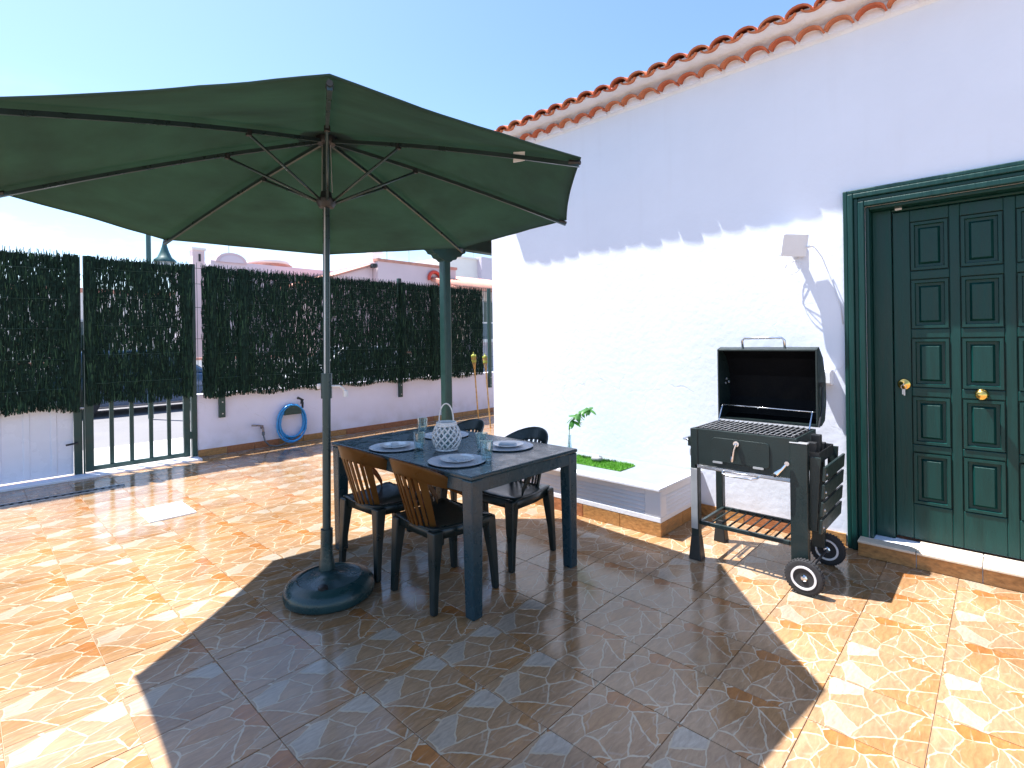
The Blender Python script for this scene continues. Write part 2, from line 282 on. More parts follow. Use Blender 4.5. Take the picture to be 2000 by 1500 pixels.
# ------------------------------------------------------------------ mesh helpers
class MB:
    def __init__(s): s.v, s.f = [], []
    def add(s, vs, fs):
        b = len(s.v); s.v += [tuple(x) for x in vs]; s.f += [tuple(b + i for i in f) for f in fs]; return s
    def box(s, x0, x1, y0, y1, z0, z1):
        if x0 > x1: x0, x1 = x1, x0
        if y0 > y1: y0, y1 = y1, y0
        if z0 > z1: z0, z1 = z1, z0
        return s.hexa([(x0, y0, z0), (x1, y0, z0), (x1, y1, z0), (x0, y1, z0)], [(x0, y0, z1), (x1, y0, z1), (x1, y1, z1), (x0, y1, z1)])
    def hexa(s, lo, hi):
        return s.add(list(lo) + list(hi), [(3, 2, 1, 0), (4, 5, 6, 7), (0, 1, 5, 4), (1, 2, 6, 5), (2, 3, 7, 6), (3, 0, 4, 7)])
    def tube(s, pts, r, seg=8, closed=False, flat=None):
        P = [Vector(p) for p in pts]; n = len(P)
        rs = r if isinstance(r, (list, tuple)) else [r] * n
        T = []
        for i in range(n):
            a = P[(i - 1) % n] if (closed or i > 0) else P[i]; b = P[(i + 1) % n] if (closed or i < n - 1) else P[i]
            T.append((b - a).normalized())
        ref = Vector((0, 0, 1)) if abs(T[0].z) < .9 else Vector((1, 0, 0))
        N = (ref - T[0] * ref.dot(T[0])).normalized(); vs = []
        for i in range(n):
            N = (N - T[i] * N.dot(T[i])).normalized(); B = T[i].cross(N)
            for k in range(seg):
                a = 2 * math.pi * k / seg
                vs.append(P[i] + (N * math.cos(a) * (flat or 1) + B * math.sin(a)) * rs[i])
        fs = []
        for i in range(n if closed else n - 1):
            j = (i + 1) % n
            for k in range(seg):
                k2 = (k + 1) % seg; fs.append((i * seg + k, i * seg + k2, j * seg + k2, j * seg + k))
        if not closed:
            fs.append(tuple(range(seg))[::-1]); fs.append(tuple((n - 1) * seg + k for k in range(seg)))
        return s.add(vs, fs)
    def lathe(s, prof, c=(0, 0, 0), seg=24, axis='z', arc=None):
        vs = []; n = len(prof)
        for r, z in prof:
            for k in range(seg):
                a = 2 * math.pi * k / seg
                x, y = r * math.cos(a), r * math.sin(a)
                q = (x, y, z) if axis == 'z' else ((z, x, y) if axis == 'x' else (y, z, x))
                vs.append((c[0] + q[0], c[1] + q[1], c[2] + q[2]))
        fs = []
        for i in range(n - 1):
            for k in range(seg):
                k2 = (k + 1) % seg; fs.append((i * seg + k, i * seg + k2, (i + 1) * seg + k2, (i + 1) * seg + k))
        if prof[0][0] > 1e-5: fs.append(tuple(range(seg))[::-1])
        if prof[-1][0] > 1e-5: fs.append(tuple((n - 1) * seg + k for k in range(seg)))
        return s.add(vs, fs)
    def prism(s, poly, a0, a1, axis='x'):
        """polygon extruded along an axis; poly gives the other two coordinates in order"""
        n = len(poly); vs = []
        for a in (a0, a1):
            for u, w in poly:
                vs.append((a, u, w) if axis == 'x' else ((u, a, w) if axis == 'y' else (u, w, a)))
        fs = [tuple(range(n))[::-1], tuple(range(n, 2 * n))] + [(i, (i + 1) % n, n + (i + 1) % n, n + i) for i in range(n)]
        return s.add(vs, fs)
    def mesh(s, name, smooth=False):
        me = bpy.data.meshes.new(name); me.from_pydata(s.v, [], s.f); me.validate()
        import bmesh
        bm = bmesh.new(); bm.from_mesh(me); bmesh.ops.recalc_face_normals(bm, faces=bm.faces); bm.to_mesh(me); bm.free()
        if smooth:
            me.polygons.foreach_set('use_smooth', [True] * len(me.polygons))
        return me

def link(name, me, parent=None, loc=None, local=False):
    o = bpy.data.objects.new(name, me); COL.objects.link(o)
    if loc is not None: o.location = loc
    if parent:
        o.parent = parent
        if not local:
            p = parent; w = Matrix.Identity(4)
            while p: w = Matrix.LocRotScale(p.location, p.rotation_euler, p.scale) @ (p.matrix_parent_inverse if p.parent else Matrix.Identity(4)) .copy() if False else w; p = None
            o.matrix_parent_inverse = world_of(parent).inverted()
    return o
def world_of(o):
    b = Matrix.LocRotScale(o.location, o.rotation_euler, o.scale)
    return world_of(o.parent) @ o.matrix_parent_inverse @ b if o.parent else b
def new(name, mb, mt, parent=None, smooth=False, bevel=0, seg=2, local=False, kind=None, label=None, loc=None, autos=None):
    me = mb if isinstance(mb, bpy.types.Mesh) else mb.mesh(name, smooth)
    if not me.materials: me.materials.append(M[mt])
    o = link(name, me, parent, loc, local)
    if bevel:
        b = o.modifiers.new('bevel', 'BEVEL'); b.width = bevel; b.segments = seg; b.limit_method = 'ANGLE'; b.angle_limit = R(40)
        b.harden_normals = False
    if smooth and autos is not None:
        me.set_sharp_from_angle(angle=R(autos))
    if kind: o['kind'] = kind
    if label: o['label'] = label
    return o
def tag(o, label, cat, group=None):
    o['label'] = label; o['category'] = cat
    if group: o['group'] = group
    return o
def thing(name, label, cat, loc, rz=0, group=None):
    o = bpy.data.objects.new(name, None); COL.objects.link(o); o.location = loc; o.rotation_euler = (0, 0, rz)
    o.empty_display_size = .1
    return tag(o, label, cat, group)
def copy_tree(o, parent=None):
    c = o.copy(); COL.objects.link(c)
    if parent: c.parent = parent
    for ch in list(o.children): copy_tree(ch, c)
    return c

# ------------------------------------------------------------------ projection (used only to rank tiles by the size they show)
def px(p):
    d = Vector(p) - Vector((0, 0, HC)); z = d.dot(fwd)
    if z < .1: return None
    return (1000 + d.dot(cx) / z * FPX, 665 - d.dot(cyv) / z * FPX, z)

# ================================================================== GROUND
XW, YC, YF = 4.10, 4.15, 7.42      # house wall plane, house corner, street fence plane
g = MB().add([(-400, -400, -.20), (400, -400, -.20), (400, 600, -.20), (-400, 600, -.20)], [(0, 1, 2, 3)])
new('ground', g, 'ground', kind='structure')
g = MB().box(-60, 80, 9.3, 16.2, -.35, -.12); new('road', g, 'asphalt', kind='structure')
g = MB().box(-60, 80, 7.60, 9.3, -.3, -.012); new('pavement', g, 'pavement', kind='structure', bevel=.015)
g = MB().box(-60, 80, 16.2, 18.4, -.3, .0); new('pavement', g, 'pavement', kind='structure', bevel=.015)

floor = new('floor', MB().box(-3, 7.6, -3.2, 7.56, -.16, -.0045), 'grout', kind='structure')
T = .342
def tile_mesh(s, name, h=.012, ch=.0014):
    a, b = s / 2, s / 2 - ch
    mb = MB()
    vs = [(x * a, y * a, -h) for x, y in ((-1, -1), (1, -1), (1, 1), (-1, 1))] + [(x * a, y * a, -ch) for x, y in ((-1, -1), (1, -1), (1, 1), (-1, 1))] + [(x * b, y * b, 0) for x, y in ((-1, -1), (1, -1), (1, 1), (-1, 1))]
    fs = [(8, 9, 10, 11)]
    for i in range(4):
        j = (i + 1) % 4; fs += [(4 + i, 4 + j, 8 + j, 8 + i), (i, j, 4 + j, 4 + i)]
    mb.add(vs, fs); me = mb.mesh(name); me.materials.append(M['tile']); return me
tme = tile_mesh(T - .0026, 'tile')
cells = []
for i in range(-9, 22):
    for j in range(-10, 22):
        x = .44 + T * (i + .5); y = .203 + T * (j + .5)
        if x - T / 2 < -2.9 or x + T / 2 > 7.5 or y + T / 2 > 7.52 or y - T / 2 < -3.1: continue
        if x - T / 2 > XW and y + T / 2 < YC: continue
        cells.append((x, y))
def shown(c):
    q = [px((c[0] + a, c[1] + b, 0)) for a, b in ((-.17, -.17), (.17, -.17), (.17, .17), (-.17, .17))]
    if any(k is None for k in q): return 0
    if max(k[0] for k in q) < 0 or min(k[0] for k in q) > 2000 or min(k[1] for k in q) > 1500: return 0
    A = 0
    for k in range(4):
        A += q[k][0] * q[(k + 1) % 4][1] - q[(k + 1) % 4][0] * q[k][1]
    return abs(A)
cells.sort(key=shown, reverse=True)
rest = MB()
for k, (x, y) in enumerate(cells):
    dz = random.uniform(-.0007, .0007)
    if k < 300:
        o = link('tile', tme, floor, (x, y, dz))
        o.rotation_euler = (random.uniform(-.0016, .0016), random.uniform(-.0016, .0016), 0)
    else:
        rest.add([(v.co.x + x, v.co.y + y, v.co.z + dz) for v in tme.vertices], [tuple(p.vertices) for p in tme.polygons])
new('tiles_beyond', rest, 'tile', floor, kind='stuff')

# ================================================================== HOUSE
house = thing('house', 'white stuccoed house with clay tiled eaves and a dark green panelled front door', 'house', (6.2, 0, 0))
DY0, DY1, DZ = .655, -.50, 2.262       # door opening
w = MB()
w.box(XW, XW + .28, DY0, YC, -.02, 3.44)
w.box(XW, XW + .28, -4.5, DY1, -.02, 3.44)
w.box(XW, XW + .28, DY1, DY0, DZ, 3.44)
w.box(XW + .28, 8.2, YC - .28, YC, -.02, 3.44)
w.box(7.92, 8.2, -4.5, YC - .28, -.02, 3.44)
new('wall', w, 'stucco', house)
# mortar under the two tile rows: a cove that steps outward
mb = MB()
prof = [(XW + .02, 3.42), (XW - .003, 3.447), (XW - .018, 3.460), (XW - .034, 3.478), (XW - .060, 3.522), (XW - .110, 3.545), (XW - .165, 3.562), (XW - .205, 3.578), (XW - .205, 3.598), (XW + .28, 3.74), (XW + .28, 3.42)]
mb.prism(prof, -4.5, YC + .02, 'y')
new('mortar_band', mb, 'mortar', house)
def barrel(length, r0, r1, thick, up_=True, seg=8, arc=R(172), flat=.72):
    """half-round clay tile along local X (mouth at x=0), tapered"""
    mb = MB(); vs = []
    for x, r in ((0, r0), (length, r1)):
        for rr in (r, r - thick):
            for k in range(seg + 1):
                a = (math.pi - arc) / 2 + arc * k / seg
                z = (r * flat - (r - rr)) * math.sin(a) * (1 if up_ else -1)
                vs.append((x, rr * math.cos(a), z))
    n = seg + 1; fs = []
    A, B, C_, D = 0, n, 2 * n, 3 * n
    for k in range(seg):
        fs += [(A + k, A + k + 1, C_ + k + 1, C_ + k), (B + k + 1, B + k, D + k, D + k + 1), (A + k + 1, A + k, B + k, B + k + 1), (C_ + k, C_ + k + 1, D + k + 1, D + k)]
    fs += [(A, C_, D, B), (A + seg, B + seg, D + seg, C_ + seg)]
    mb.add(vs, fs); me = mb.mesh('roof_tile', True); me.set_sharp_from_angle(angle=R(50)); return me
P_ = .1725
covers = [barrel(.42, .087, .075, .013) for _ in range(2)]; covers[0].materials.append(M['clay']); covers[1].materials.append(M['clay_b'])
chans = [barrel(.42, .072, .078, .013, False, flat=.50) for _ in range(2)]; chans[0].materials.append(M['clay']); chans[1].materials.append(M['clay_b'])
lows = [barrel(.26, .084, .076, .013, arc=R(168), flat=.70) for _ in range(2)]; lows[0].materials.append(M['clay']); lows[1].materials.append(M['clay_b'])
pitch = R(-17)
NT = 42
fill = MB()
for k in range(NT):
    y = 4.08 - P_ * k
    j = lambda a: random.uniform(-a, a)
    o = link('roof_tile', random.choice(covers), house, (XW - .235 + j(.010), y + j(.005), 3.565 + j(.005))); o.rotation_euler = (j(.03), pitch + j(.02), j(.02))
    o = link('roof_tile', random.choice(chans), house, (XW - .236 + j(.006), y - P_ / 2 + j(.003), 3.592 + j(.003))); o.rotation_euler = (j(.03), pitch + j(.02), j(.02))
    o = link('roof_tile', random.choice(lows), house, (XW - .112 + j(.006), y - .03 + j(.005), 3.462 + j(.004))); o.rotation_euler = (j(.03), R(-8) + j(.02), j(.02))
    # white mortar plug in the mouth of each lower tile
    fill.prism([(y - .03 + .069 * math.cos(R(a)), 3.458 + .054 * math.sin(R(a))) for a in range(0, 181, 15)], XW - .050, XW + .01, 'x')
new('mortar_plugs', fill, 'mortar', house, kind='stuff')
# roof plane behind the visible eave row
rf = MB()
for k in range(0, 150):
    pass
a = math.tan(-pitch)
rf.prism([(XW - .10, 3.59), (XW + 2.05, 3.59 + 2.15 * a), (XW + 4.2, 3.59), (XW + 4.2, 3.55), (XW - .10, 3.55)], -4.5, YC + .02, 'y')
new('roof', rf, 'clay', house)
rows = MB()
for r_ in range(1, 6):
    for k in range(NT):
        y = 4.08 - P_ * k
        for me, dy, dz in ((covers[0], 0, 0), (chans[0], -P_ / 2, .027)):
            mtx = Matrix.Translation((XW - .235 + .36 * r_ * math.cos(pitch), y + dy, 3.570 + dz + .36 * r_ * math.sin(-pitch))) @ Matrix.Rotation(pitch, 4, 'Y')
            rows.add([mtx @ v.co for v in me.vertices], [tuple(p.vertices) for p in me.polygons])
new('roof_tiles_behind', rows, 'clay_b', house, kind='stuff')

# door casing, leaf, panels
fr = MB()
for (ya, yb, xa) in ((.775, .748, XW - .030), (.748, .716, XW - .040), (.716, .690, XW - .026), (.690, .655, XW - .036)):
    dzz = ya - DY0
    fr.box(xa, XW + .002, ya, yb, .0, DZ + dzz)
    fr.box(xa, XW + .002, DY1 - dzz, DY1 - (yb - DY0), .0, DZ + dzz)
    fr.box(xa, XW + .002, DY1 - (yb - DY0) , yb, DZ + (yb - DY0), DZ + dzz)
LX = 4.215
fr.box(XW + .002, LX + .05, DY0, DY0 - .022, .0, DZ)          # jamb lining
fr.box(XW + .002, LX + .05, DY1, DY1 + .022, .0, DZ)
fr.box(XW + .002, LX + .05, DY1 + .022, DY0 - .022, DZ - .022, DZ)
fr.box(LX - .022, LX + .05, DY0 - .022, .528, .0, DZ - .022)       # fixed strip beside the leaf
fr.box(LX - .022, LX + .05, .528, DY1 + .022, 2.222, DZ - .022)
new('door_frame', fr, 'door', house, bevel=.006)
leaf = MB()
cols = [(.433, .240), (.189, -.006), (-.058, -.25)]
rowsz = [(.334, .668), (.716, 1.024), (1.082, 1.397), (1.455, 1.771), (1.826, 2.142)]
leaf.box(LX + .012, LX + .05, .524, DY1 + .026, .108, 2.218)
ys = [.524, cols[0][0], cols[0][1], cols[1][0], cols[1][1], cols[2][0], cols[2][1], DY1 + .026]
for k in range(0, 8, 2):
    leaf.box(LX - .006, LX + .014, ys[k], ys[k + 1], .108, 2.218)
zs = [.108] + [v for r_ in rowsz for v in r_] + [2.218]
for c_ in cols:
    for k in range(0, 12, 2):
        leaf.box(LX - .006, LX + .014, c_[0] - .0002, c_[1] + .0002, zs[k], zs[k + 1])
door = new('door', leaf, 'door', house, bevel=.005)
for c_ in cols:
    for z0, z1 in rowsz:
        y0, y1 = c_[1] + .006, c_[0] - .006
        pm = MB(); a_, b_ = .020, .048
        rect = lambda d, x: [(x, y0 + d, z0 + .006 + d), (x, y1 - d, z0 + .006 + d), (x, y1 - d, z1 - .006 - d), (x, y0 + d, z1 - .006 - d)]
        ring = [rect(0, LX + .013), rect(0, LX - .012), rect(a_ * .8, LX - .012), rect(a_, LX + .005), rect(b_ - .012, LX + .006), rect(b_, LX - .010)]
        vs = [q for r_ in ring for q in r_]; fs = []
        for i in range(len(ring) - 1):
            for k in range(4):
                fs.append((i * 4 + k, i * 4 + (k + 1) % 4, i * 4 + 4 + (k + 1) % 4, i * 4 + 4 + k))
        fs.append((20, 21, 22, 23)); pm.add(vs, fs)
        new('panel', pm, 'door', door)
kb = MB().lathe([(.001, -.012), (.030, -.012), (.032, -.004), (.026, .002), (.013, .010), (.012, .026), (.022, .034), (.030, .046), (.030, .056), (.022, .066), (.001, .070)], (0, 0, 0), 28, 'x')
kb.v = [(LX - .018 - x, .098 + y, 1.057 + z) for x, y, z in kb.v]
new('door_knob', kb, 'brass', door, True)
kr = MB().lathe([(.001, 0), (.034, 0), (.036, .006), (.030, .011), (.012, .012), (.010, .020), (.001, .021)], (0, 0, 0), 24, 'x')
kr.v = [(LX - .006 - x, .472 + y, 1.10 + z) for x, y, z in kr.v]
new('lock_rosette', kr, 'brass', door, True)
ke = MB(); ke.box(LX - .052, LX - .022, .469, .472, 1.092, 1.108); ke.tube([(LX - .048, .4705 + .014 * math.sin(t), 1.084 + .016 * math.cos(t)) for t in [i * .6283 for i in range(10)]], .0018, 6, True)
ke.box(LX - .049, LX - .046, .463, .471, 1.030, 1.068); ke.box(LX - .045, LX - .042, .472, .480, 1.036, 1.068)
new('key_bunch', ke, 'zinc', door)
pe = MB().box(LX - .028, LX - .020, .505, .470, 2.228, 2.240); new('door_contact', pe, 'white_plastic', door)
# step
st = MB().box(3.985, XW + .12, .68, -1.4, -.005, .088); step = new('step', st, 'mortar', house)
for k in range(7):
    y0 = .70 - .30 * k; tme2 = MB().box(3.955, 4.19 if k else 4.055, y0 - .002, y0 - .298, .089, .104); 
    if k == 0: tme2 = MB().box(3.955, 4.055, y0 - .002, y0 - .298, .089, .104)
    new('step_tile', tme2, 'step', step, bevel=.003)
    f_ = MB().box(3.975, 3.984, y0 - .002, y0 - .298, .001, .086); new('riser_tile', f_, 'skirt', step, bevel=.002)
# skirting along the wall
for k in range(8):
    y0 = 1.785 - .335 * k
    if y0 < .9: break
    new('skirting_tile', MB().box(XW - .011, XW - .001, y0, max(y0 - .331, .785), .001, .085), random.choice(['skirt', 'skirt_b']), house, bevel=.002)

# ================================================================== PORCH on the far end of the house
porch = thing('porch', 'dark green wooden porch post with carved bracket and beam past the white house corner', 'porch', (4.215, 5.11, 0))
PX, PY = 4.215, 5.11
pb = MB(); h_ = .056
pb.lathe([(.085, 0), (.085, .10), (.070, .12), (.070, .16)], (PX, PY, 0), 4)
pb.v = [(PX + (x - PX) * .7071 - (y - PY) * .7071, PY + (x - PX) * .7071 + (y - PY) * .7071, z) for x, y, z in pb.v]
pb.prism([(PX - h_, PY - h_ + .014), (PX - h_ + .014, PY - h_), (PX + h_ - .014, PY - h_), (PX + h_, PY - h_ + .014), (PX + h_, PY + h_ - .014), (PX + h_ - .014, PY + h_), (PX - h_ + .014, PY + h_), (PX - h_, PY + h_ - .014)], .16, 2.50, 'z')
new('post', pb, 'green_metal', porch, bevel=.004)
br = MB()
br.prism([(PX - .30, 2.60), (PX - .30, 2.555), (PX - .25, 2.535), (PX - .22, 2.50), (PX - .17, 2.495), (PX - .14, 2.455), (PX - .09, 2.445), (PX - .058, 2.42), (PX + .058, 2.42), (PX + .09, 2.445), (PX + .14, 2.455), (PX + .17, 2.495), (PX + .22, 2.50), (PX + .25, 2.535), (PX + .30, 2.555), (PX + .30, 2.60)], PY - .062, PY + .062, 'y')
new('bracket', br, 'green_metal', porch, bevel=.005)
new('beam', MB().box(PX - .5, 8.2, PY - .066, PY + .066, 2.602, 2.76), 'green_metal', porch, bevel=.006)
new('beam', MB().box(PX - .06, PX + .06, YC + .01, PY - .068, 2.604, 2.755), 'green_metal', porch, bevel=.006)
for k in range(9):
    x_ = PX + .05 + .45 * k
    new('rafter', MB().hexa([(x_ - .035, YC + .01, 2.90), (x_ + .035, YC + .01, 2.90), (x_ + .035, PY + .30, 2.762), (x_ - .035, PY + .30, 2.762)], [(x_ - .035, YC + .01, 2.97), (x_ + .035, YC + .01, 2.97), (x_ + .035, PY + .30, 2.832), (x_ - .035, PY + .30, 2.832)]), 'green_metal', porch)
new('roof_boards', MB().hexa([(PX - .1, YC + .01, 2.972), (8.2, YC + .01, 2.972), (8.2, PY + .32, 2.834), (PX - .1, PY + .32, 2.834)], [(PX - .1, YC + .01, 3.02), (8.2, YC + .01, 3.02), (8.2, PY + .32, 2.88), (PX - .1, PY + .32, 2.88)]), 'clay', porch)

# ================================================================== STREET BOUNDARY
bw = thing('garden_wall', 'low white rendered garden wall with ochre skirting below the brushwood screen', 'wall', (4.6, YF + .08, 0))
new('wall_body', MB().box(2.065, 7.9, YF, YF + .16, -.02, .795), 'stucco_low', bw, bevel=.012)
x_ = 2.07; k = 0
while x_ < 7.5:
    new('skirting_tile', MB().box(x_, x_ + .336, YF - .012, YF - .001, .0015, .092), 'skirt_b' if random.random() < .55 else 'skirt', bw, bevel=.002); x_ += .34
# wire fence with posts bolted to the wall
wf = thing('wire_fence', 'dark green posts and wire mesh rising from the low white wall', 'fence', (4.6, YF - .02, .48))
def fence_post(x, z0, z1, par, wd=.032):
    pm = MB().box(x - wd, x + wd, YF - .055, YF - .005, z0, z1)
    o = new('post', pm, 'green_metal', par, bevel=.004)
    for z in (z0 + .05, z0 + .2):
        new('bolt', MB().lathe([(.001, .0), (.009, .0), (.009, .008), (.001, .010)], (x, YF - .064, z), 8, 'y'), 'zinc', o)
for x_, z0, z1 in ((2.345, .478, 2.40), (5.10, .498, 2.49), (7.2, .5, 2.45)):
    fence_post(x_, z0, z1, wf, .036 if x_ < 3 else .032)
wm = MB()
x_ = 2.10
while x_ < 7.4:
    wm.box(x_ - .0025, x_ + .0025, YF + .052, YF + .057, .80, 2.47); x_ += .052
for z in (.9, 1.1, 1.5, 1.9, 2.2, 2.40):
    wm.box(2.08, 7.42, YF + .058, YF + .063, z - .003, z + .003)
new('wire_mesh', wm, 'wire', wf)

# white sheet gate at the left with its green closing post
vg = thing('vehicle_gate', 'white ribbed sheet metal gate leaf with wide green closing stile', 'gate', (-1.0, YF, .02))
sh = MB(); x_ = -3.0
sh.box(-3.0, .862, YF + .012, YF + .02, .03, .83)
new('sheet_panel', sh, 'white_sheet', vg)
for k in range(17):
    xx = .70 - .215 * k
    new('rib', MB().prism([(xx - .03, YF + .0115), (xx - .02, YF + .002), (xx + .02, YF + .002), (xx + .03, YF + .0115)], .05, .80, 'z'), 'white_sheet', vg)
new('stile', MB().box(.866, .937, YF - .02, YF + .035, .01, 2.41), 'green_metal', vg, bevel=.005)
new('top_rail', MB().box(-3, .865, YF - .005, YF + .03, .84, .90), 'green_metal', vg, bevel=.004)
wm = MB(); x_ = -3.0
while x_ < .85:
    wm.box(x_ - .0025, x_ + .0025, YF + .004, YF + .009, .90, 2.47); x_ += .052
for z in (1.2, 1.6, 2.0, 2.38): wm.box(-3, .865, YF + .010, YF + .015, z - .003, z + .003)
new('wire_mesh', wm, 'wire', vg)
new('latch', MB().tube([(.80, YF - .03, .745), (.86, YF - .034, .745), (.95, YF - .034, .744)], .012, 8).box(.86, .885, YF - .045, YF - .021, .725, .765), 'zinc', vg)
new('handle', MB().tube([(.885, YF - .021, .37), (.885, YF - .06, .37), (.86, YF - .066, .37), (.79, YF - .066, .362)], .010, 8), 'black', vg)
new('drop_bolt', MB().tube([(.948, YF - .03, .005), (.948, YF - .03, 1.55)], .009, 8), 'green_metal', vg)

pg = thing('garden_gate', 'dark green garden gate of vertical metal bars standing open to the street below', 'gate', (1.48, YF, 0))
pg['label'] = 'dark green pedestrian gate whose vertical bars show the street below its screen'
new('stile', MB().box(.962, 1.036, YF - .018, YF + .03, .03, 2.43), 'green_metal', pg, bevel=.004)
new('stile', MB().box(1.915, 1.985, YF - .018, YF + .03, .03, 2.40), 'green_metal', pg, bevel=.004)
new('bottom_rail', MB().box(1.037, 1.914, YF - .014, YF + .026, .035, .085), 'green_metal', pg, bevel=.004)
new('top_rail', MB().box(1.037, 1.914, YF - .014, YF + .026, 2.34, 2.40), 'green_metal', pg, bevel=.004)
new('middle_rail', MB().box(1.037, 1.914, YF - .014, YF + .026, 1.02, 1.07), 'green_metal', pg, bevel=.004)
for xx in (1.20, 1.388, 1.578, 1.762):
    new('bar', MB().box(xx - .020, xx + .020, YF - .006, YF + .02, .086, 1.019), 'green_metal', pg, bevel=.003)
for z in (.25, 1.2, 2.1):
    new('hinge', MB().lathe([(.013, 0), (.013, .09)], (1.995, YF - .012, z), 10), 'green_metal', pg)
gp = new('gate_post', MB().box(2.005, 2.062, YF - .02, YF + .05, -.01, 2.44), 'green_metal', bevel=.005)
tag(gp, 'slim dark green gate post against the end of the low white wall', 'post')

# ---- brushwood screens
def screen(name, label, x0, x1, y, zt, zb, dens=1.0, rolls=(), zb2=None):
    t = thing(name, label, 'screen', ((x0 + x1) / 2, y, zb), 0, 'dark green brushwood screens')
    mb = MB(); A = (x1 - x0) * (zt - zb)
    rnd = random.Random(int(x0 * 1000) + 5)
    def strand(x, z, L, wd, yy):
        n_ = 2 if L > .1 else 1
        pts = []; dx = rnd.gauss(0, .012); by = rnd.gauss(0, .01)
        cxs = [x + dx * k / n_ + rnd.gauss(0, .003) for k in range(n_ + 1)]
        tw = rnd.uniform(-.35, .35)
        vs = []
        for k in range(n_ + 1):
            zz = z + L * k / n_; yk = yy + by * k / n_
            wk = wd * (1 if k < n_ else .55)
            vs += [(cxs[k] - wk / 2, yk - tw * wk, zz), (cxs[k] + wk / 2, yk + tw * wk, zz)]
        mb.add(vs, [(2 * k, 2 * k + 1, 2 * k + 3, 2 * k + 2) for k in range(n_)])
    for k in range(int(A * 7500 * dens)):
        x = rnd.uniform(x0, x1); z = rnd.uniform(zb - .03, zt - .06)
        f_ = noise.noise(Vector((x * 2.3, z * 2.0, x0)))
        # denser low down and in soft patches
        if rnd.random() > .66 + .32 * f_ + .35 * max(0, (zb + .5 - z) / .5): continue
        L = rnd.uniform(.04, .19)
        if z + L > zt + .02 + .02 * rnd.random(): L = max(.03, zt + .02 * rnd.random() - z)
        strand(x, z, L, rnd.uniform(.004, .011), y - rnd.uniform(0, .03))
    for k in range(int((x1 - x0) * 520)):     # frayed upper and lower edges
        x = rnd.uniform(x0, x1); top = rnd.random() < .5
        z = (zt - .06 if top else zb - .05 - .02 * math.sin(x * 9)) + rnd.uniform(-.02, .02)
        strand(x, z, rnd.uniform(.06, .11), rnd.uniform(.006, .013), y - rnd.uniform(0, .04))
    for rx, rw in rolls:                      # doubled, bulging edges where two rolls overlap
        for k in range(int(rw * (zt - zb) * 4200)):
            a = rnd.uniform(0, math.pi); x = rx + rw / 2 * math.cos(a)
            z = rnd.uniform(zb - .07, zt - .02); L = min(rnd.uniform(.08, .3), zt + .03 - z)
            strand(x, z, L, rnd.uniform(.008, .016), y - .02 - .045 * math.sin(a))
    o = new('strands', mb, 'brush', t, kind='stuff')
    o.data.materials.append(M['brush_light'])
    mi = 0
    for q, pl_ in enumerate(o.data.polygons):
        if q % 2 == 0: mi = 1 if rnd.random() < .16 else 0
        pl_.material_index = mi
    for z in [zb + .18 + .32 * k for k in range(5)]:      # tie wires
        if z < zt - .05:
            new('tie_wire', MB().tube([(x0 + (x1 - x0) * k / 14, y - .036 + rnd.uniform(-.003, .003), z + rnd.uniform(-.006, .006)) for k in range(15)], .0022, 4), 'wire', t)
    return t
screen('brushwood_screen', 'brushwood screen tied to the white sheet gate, left of the green stile', -2.6, .905, YF - .045, 2.39, .79, 1.15, rolls=((.86, .09), (-.9, .1)))
screen('brushwood_screen', 'narrow brushwood screen hanging on the barred garden gate', .985, 2.00, YF - .045, 2.39, .83, 1.0, rolls=((1.01, .07), (1.95, .09)))
screen('brushwood_screen', 'long brushwood screen above the low white wall and the coiled blue hose', 2.12, 6.97, YF - .065, 2.385, .815, 1.0, rolls=((2.22, .10), (2.60, .10), (5.12, .09), (5.78, .12)))

# threshold, drain, cover
new('threshold', MB().box(-3, 2.06, 7.20, 7.40, -.02, .022), 'white_paint', kind='structure', bevel=.006)
dr = thing('drain_channel', 'slotted drain channel in the floor before the white gate', 'drain', (-.5, 6.56, 0))
db = MB()
db.box(-2.6, 1.16, 6.50, 6.515, -.02, .006); db.box(-2.6, 1.16, 6.60, 6.615, -.02, .006)
new('rail', db, 'zinc', dr, bevel=.002)
for k in range(62):
    xx = 1.15 - .06 * k; new('slat', MB().box(xx - .034, xx - .002, 6.516, 6.599, -.008, .005), 'iron', dr)
new('gully', MB().box(-2.6, 1.16, 6.5155, 6.5995, -.02, -.0085 + .0095), 'bbq_in', dr)
tag(new('inspection_cover', MB().box(1.04, 1.375, 4.985, 5.43, -.01, .014), 'cover', bevel=.006), 'square inspection cover with its sun glare painted white, flush in the sunlit tiles', 'cover')

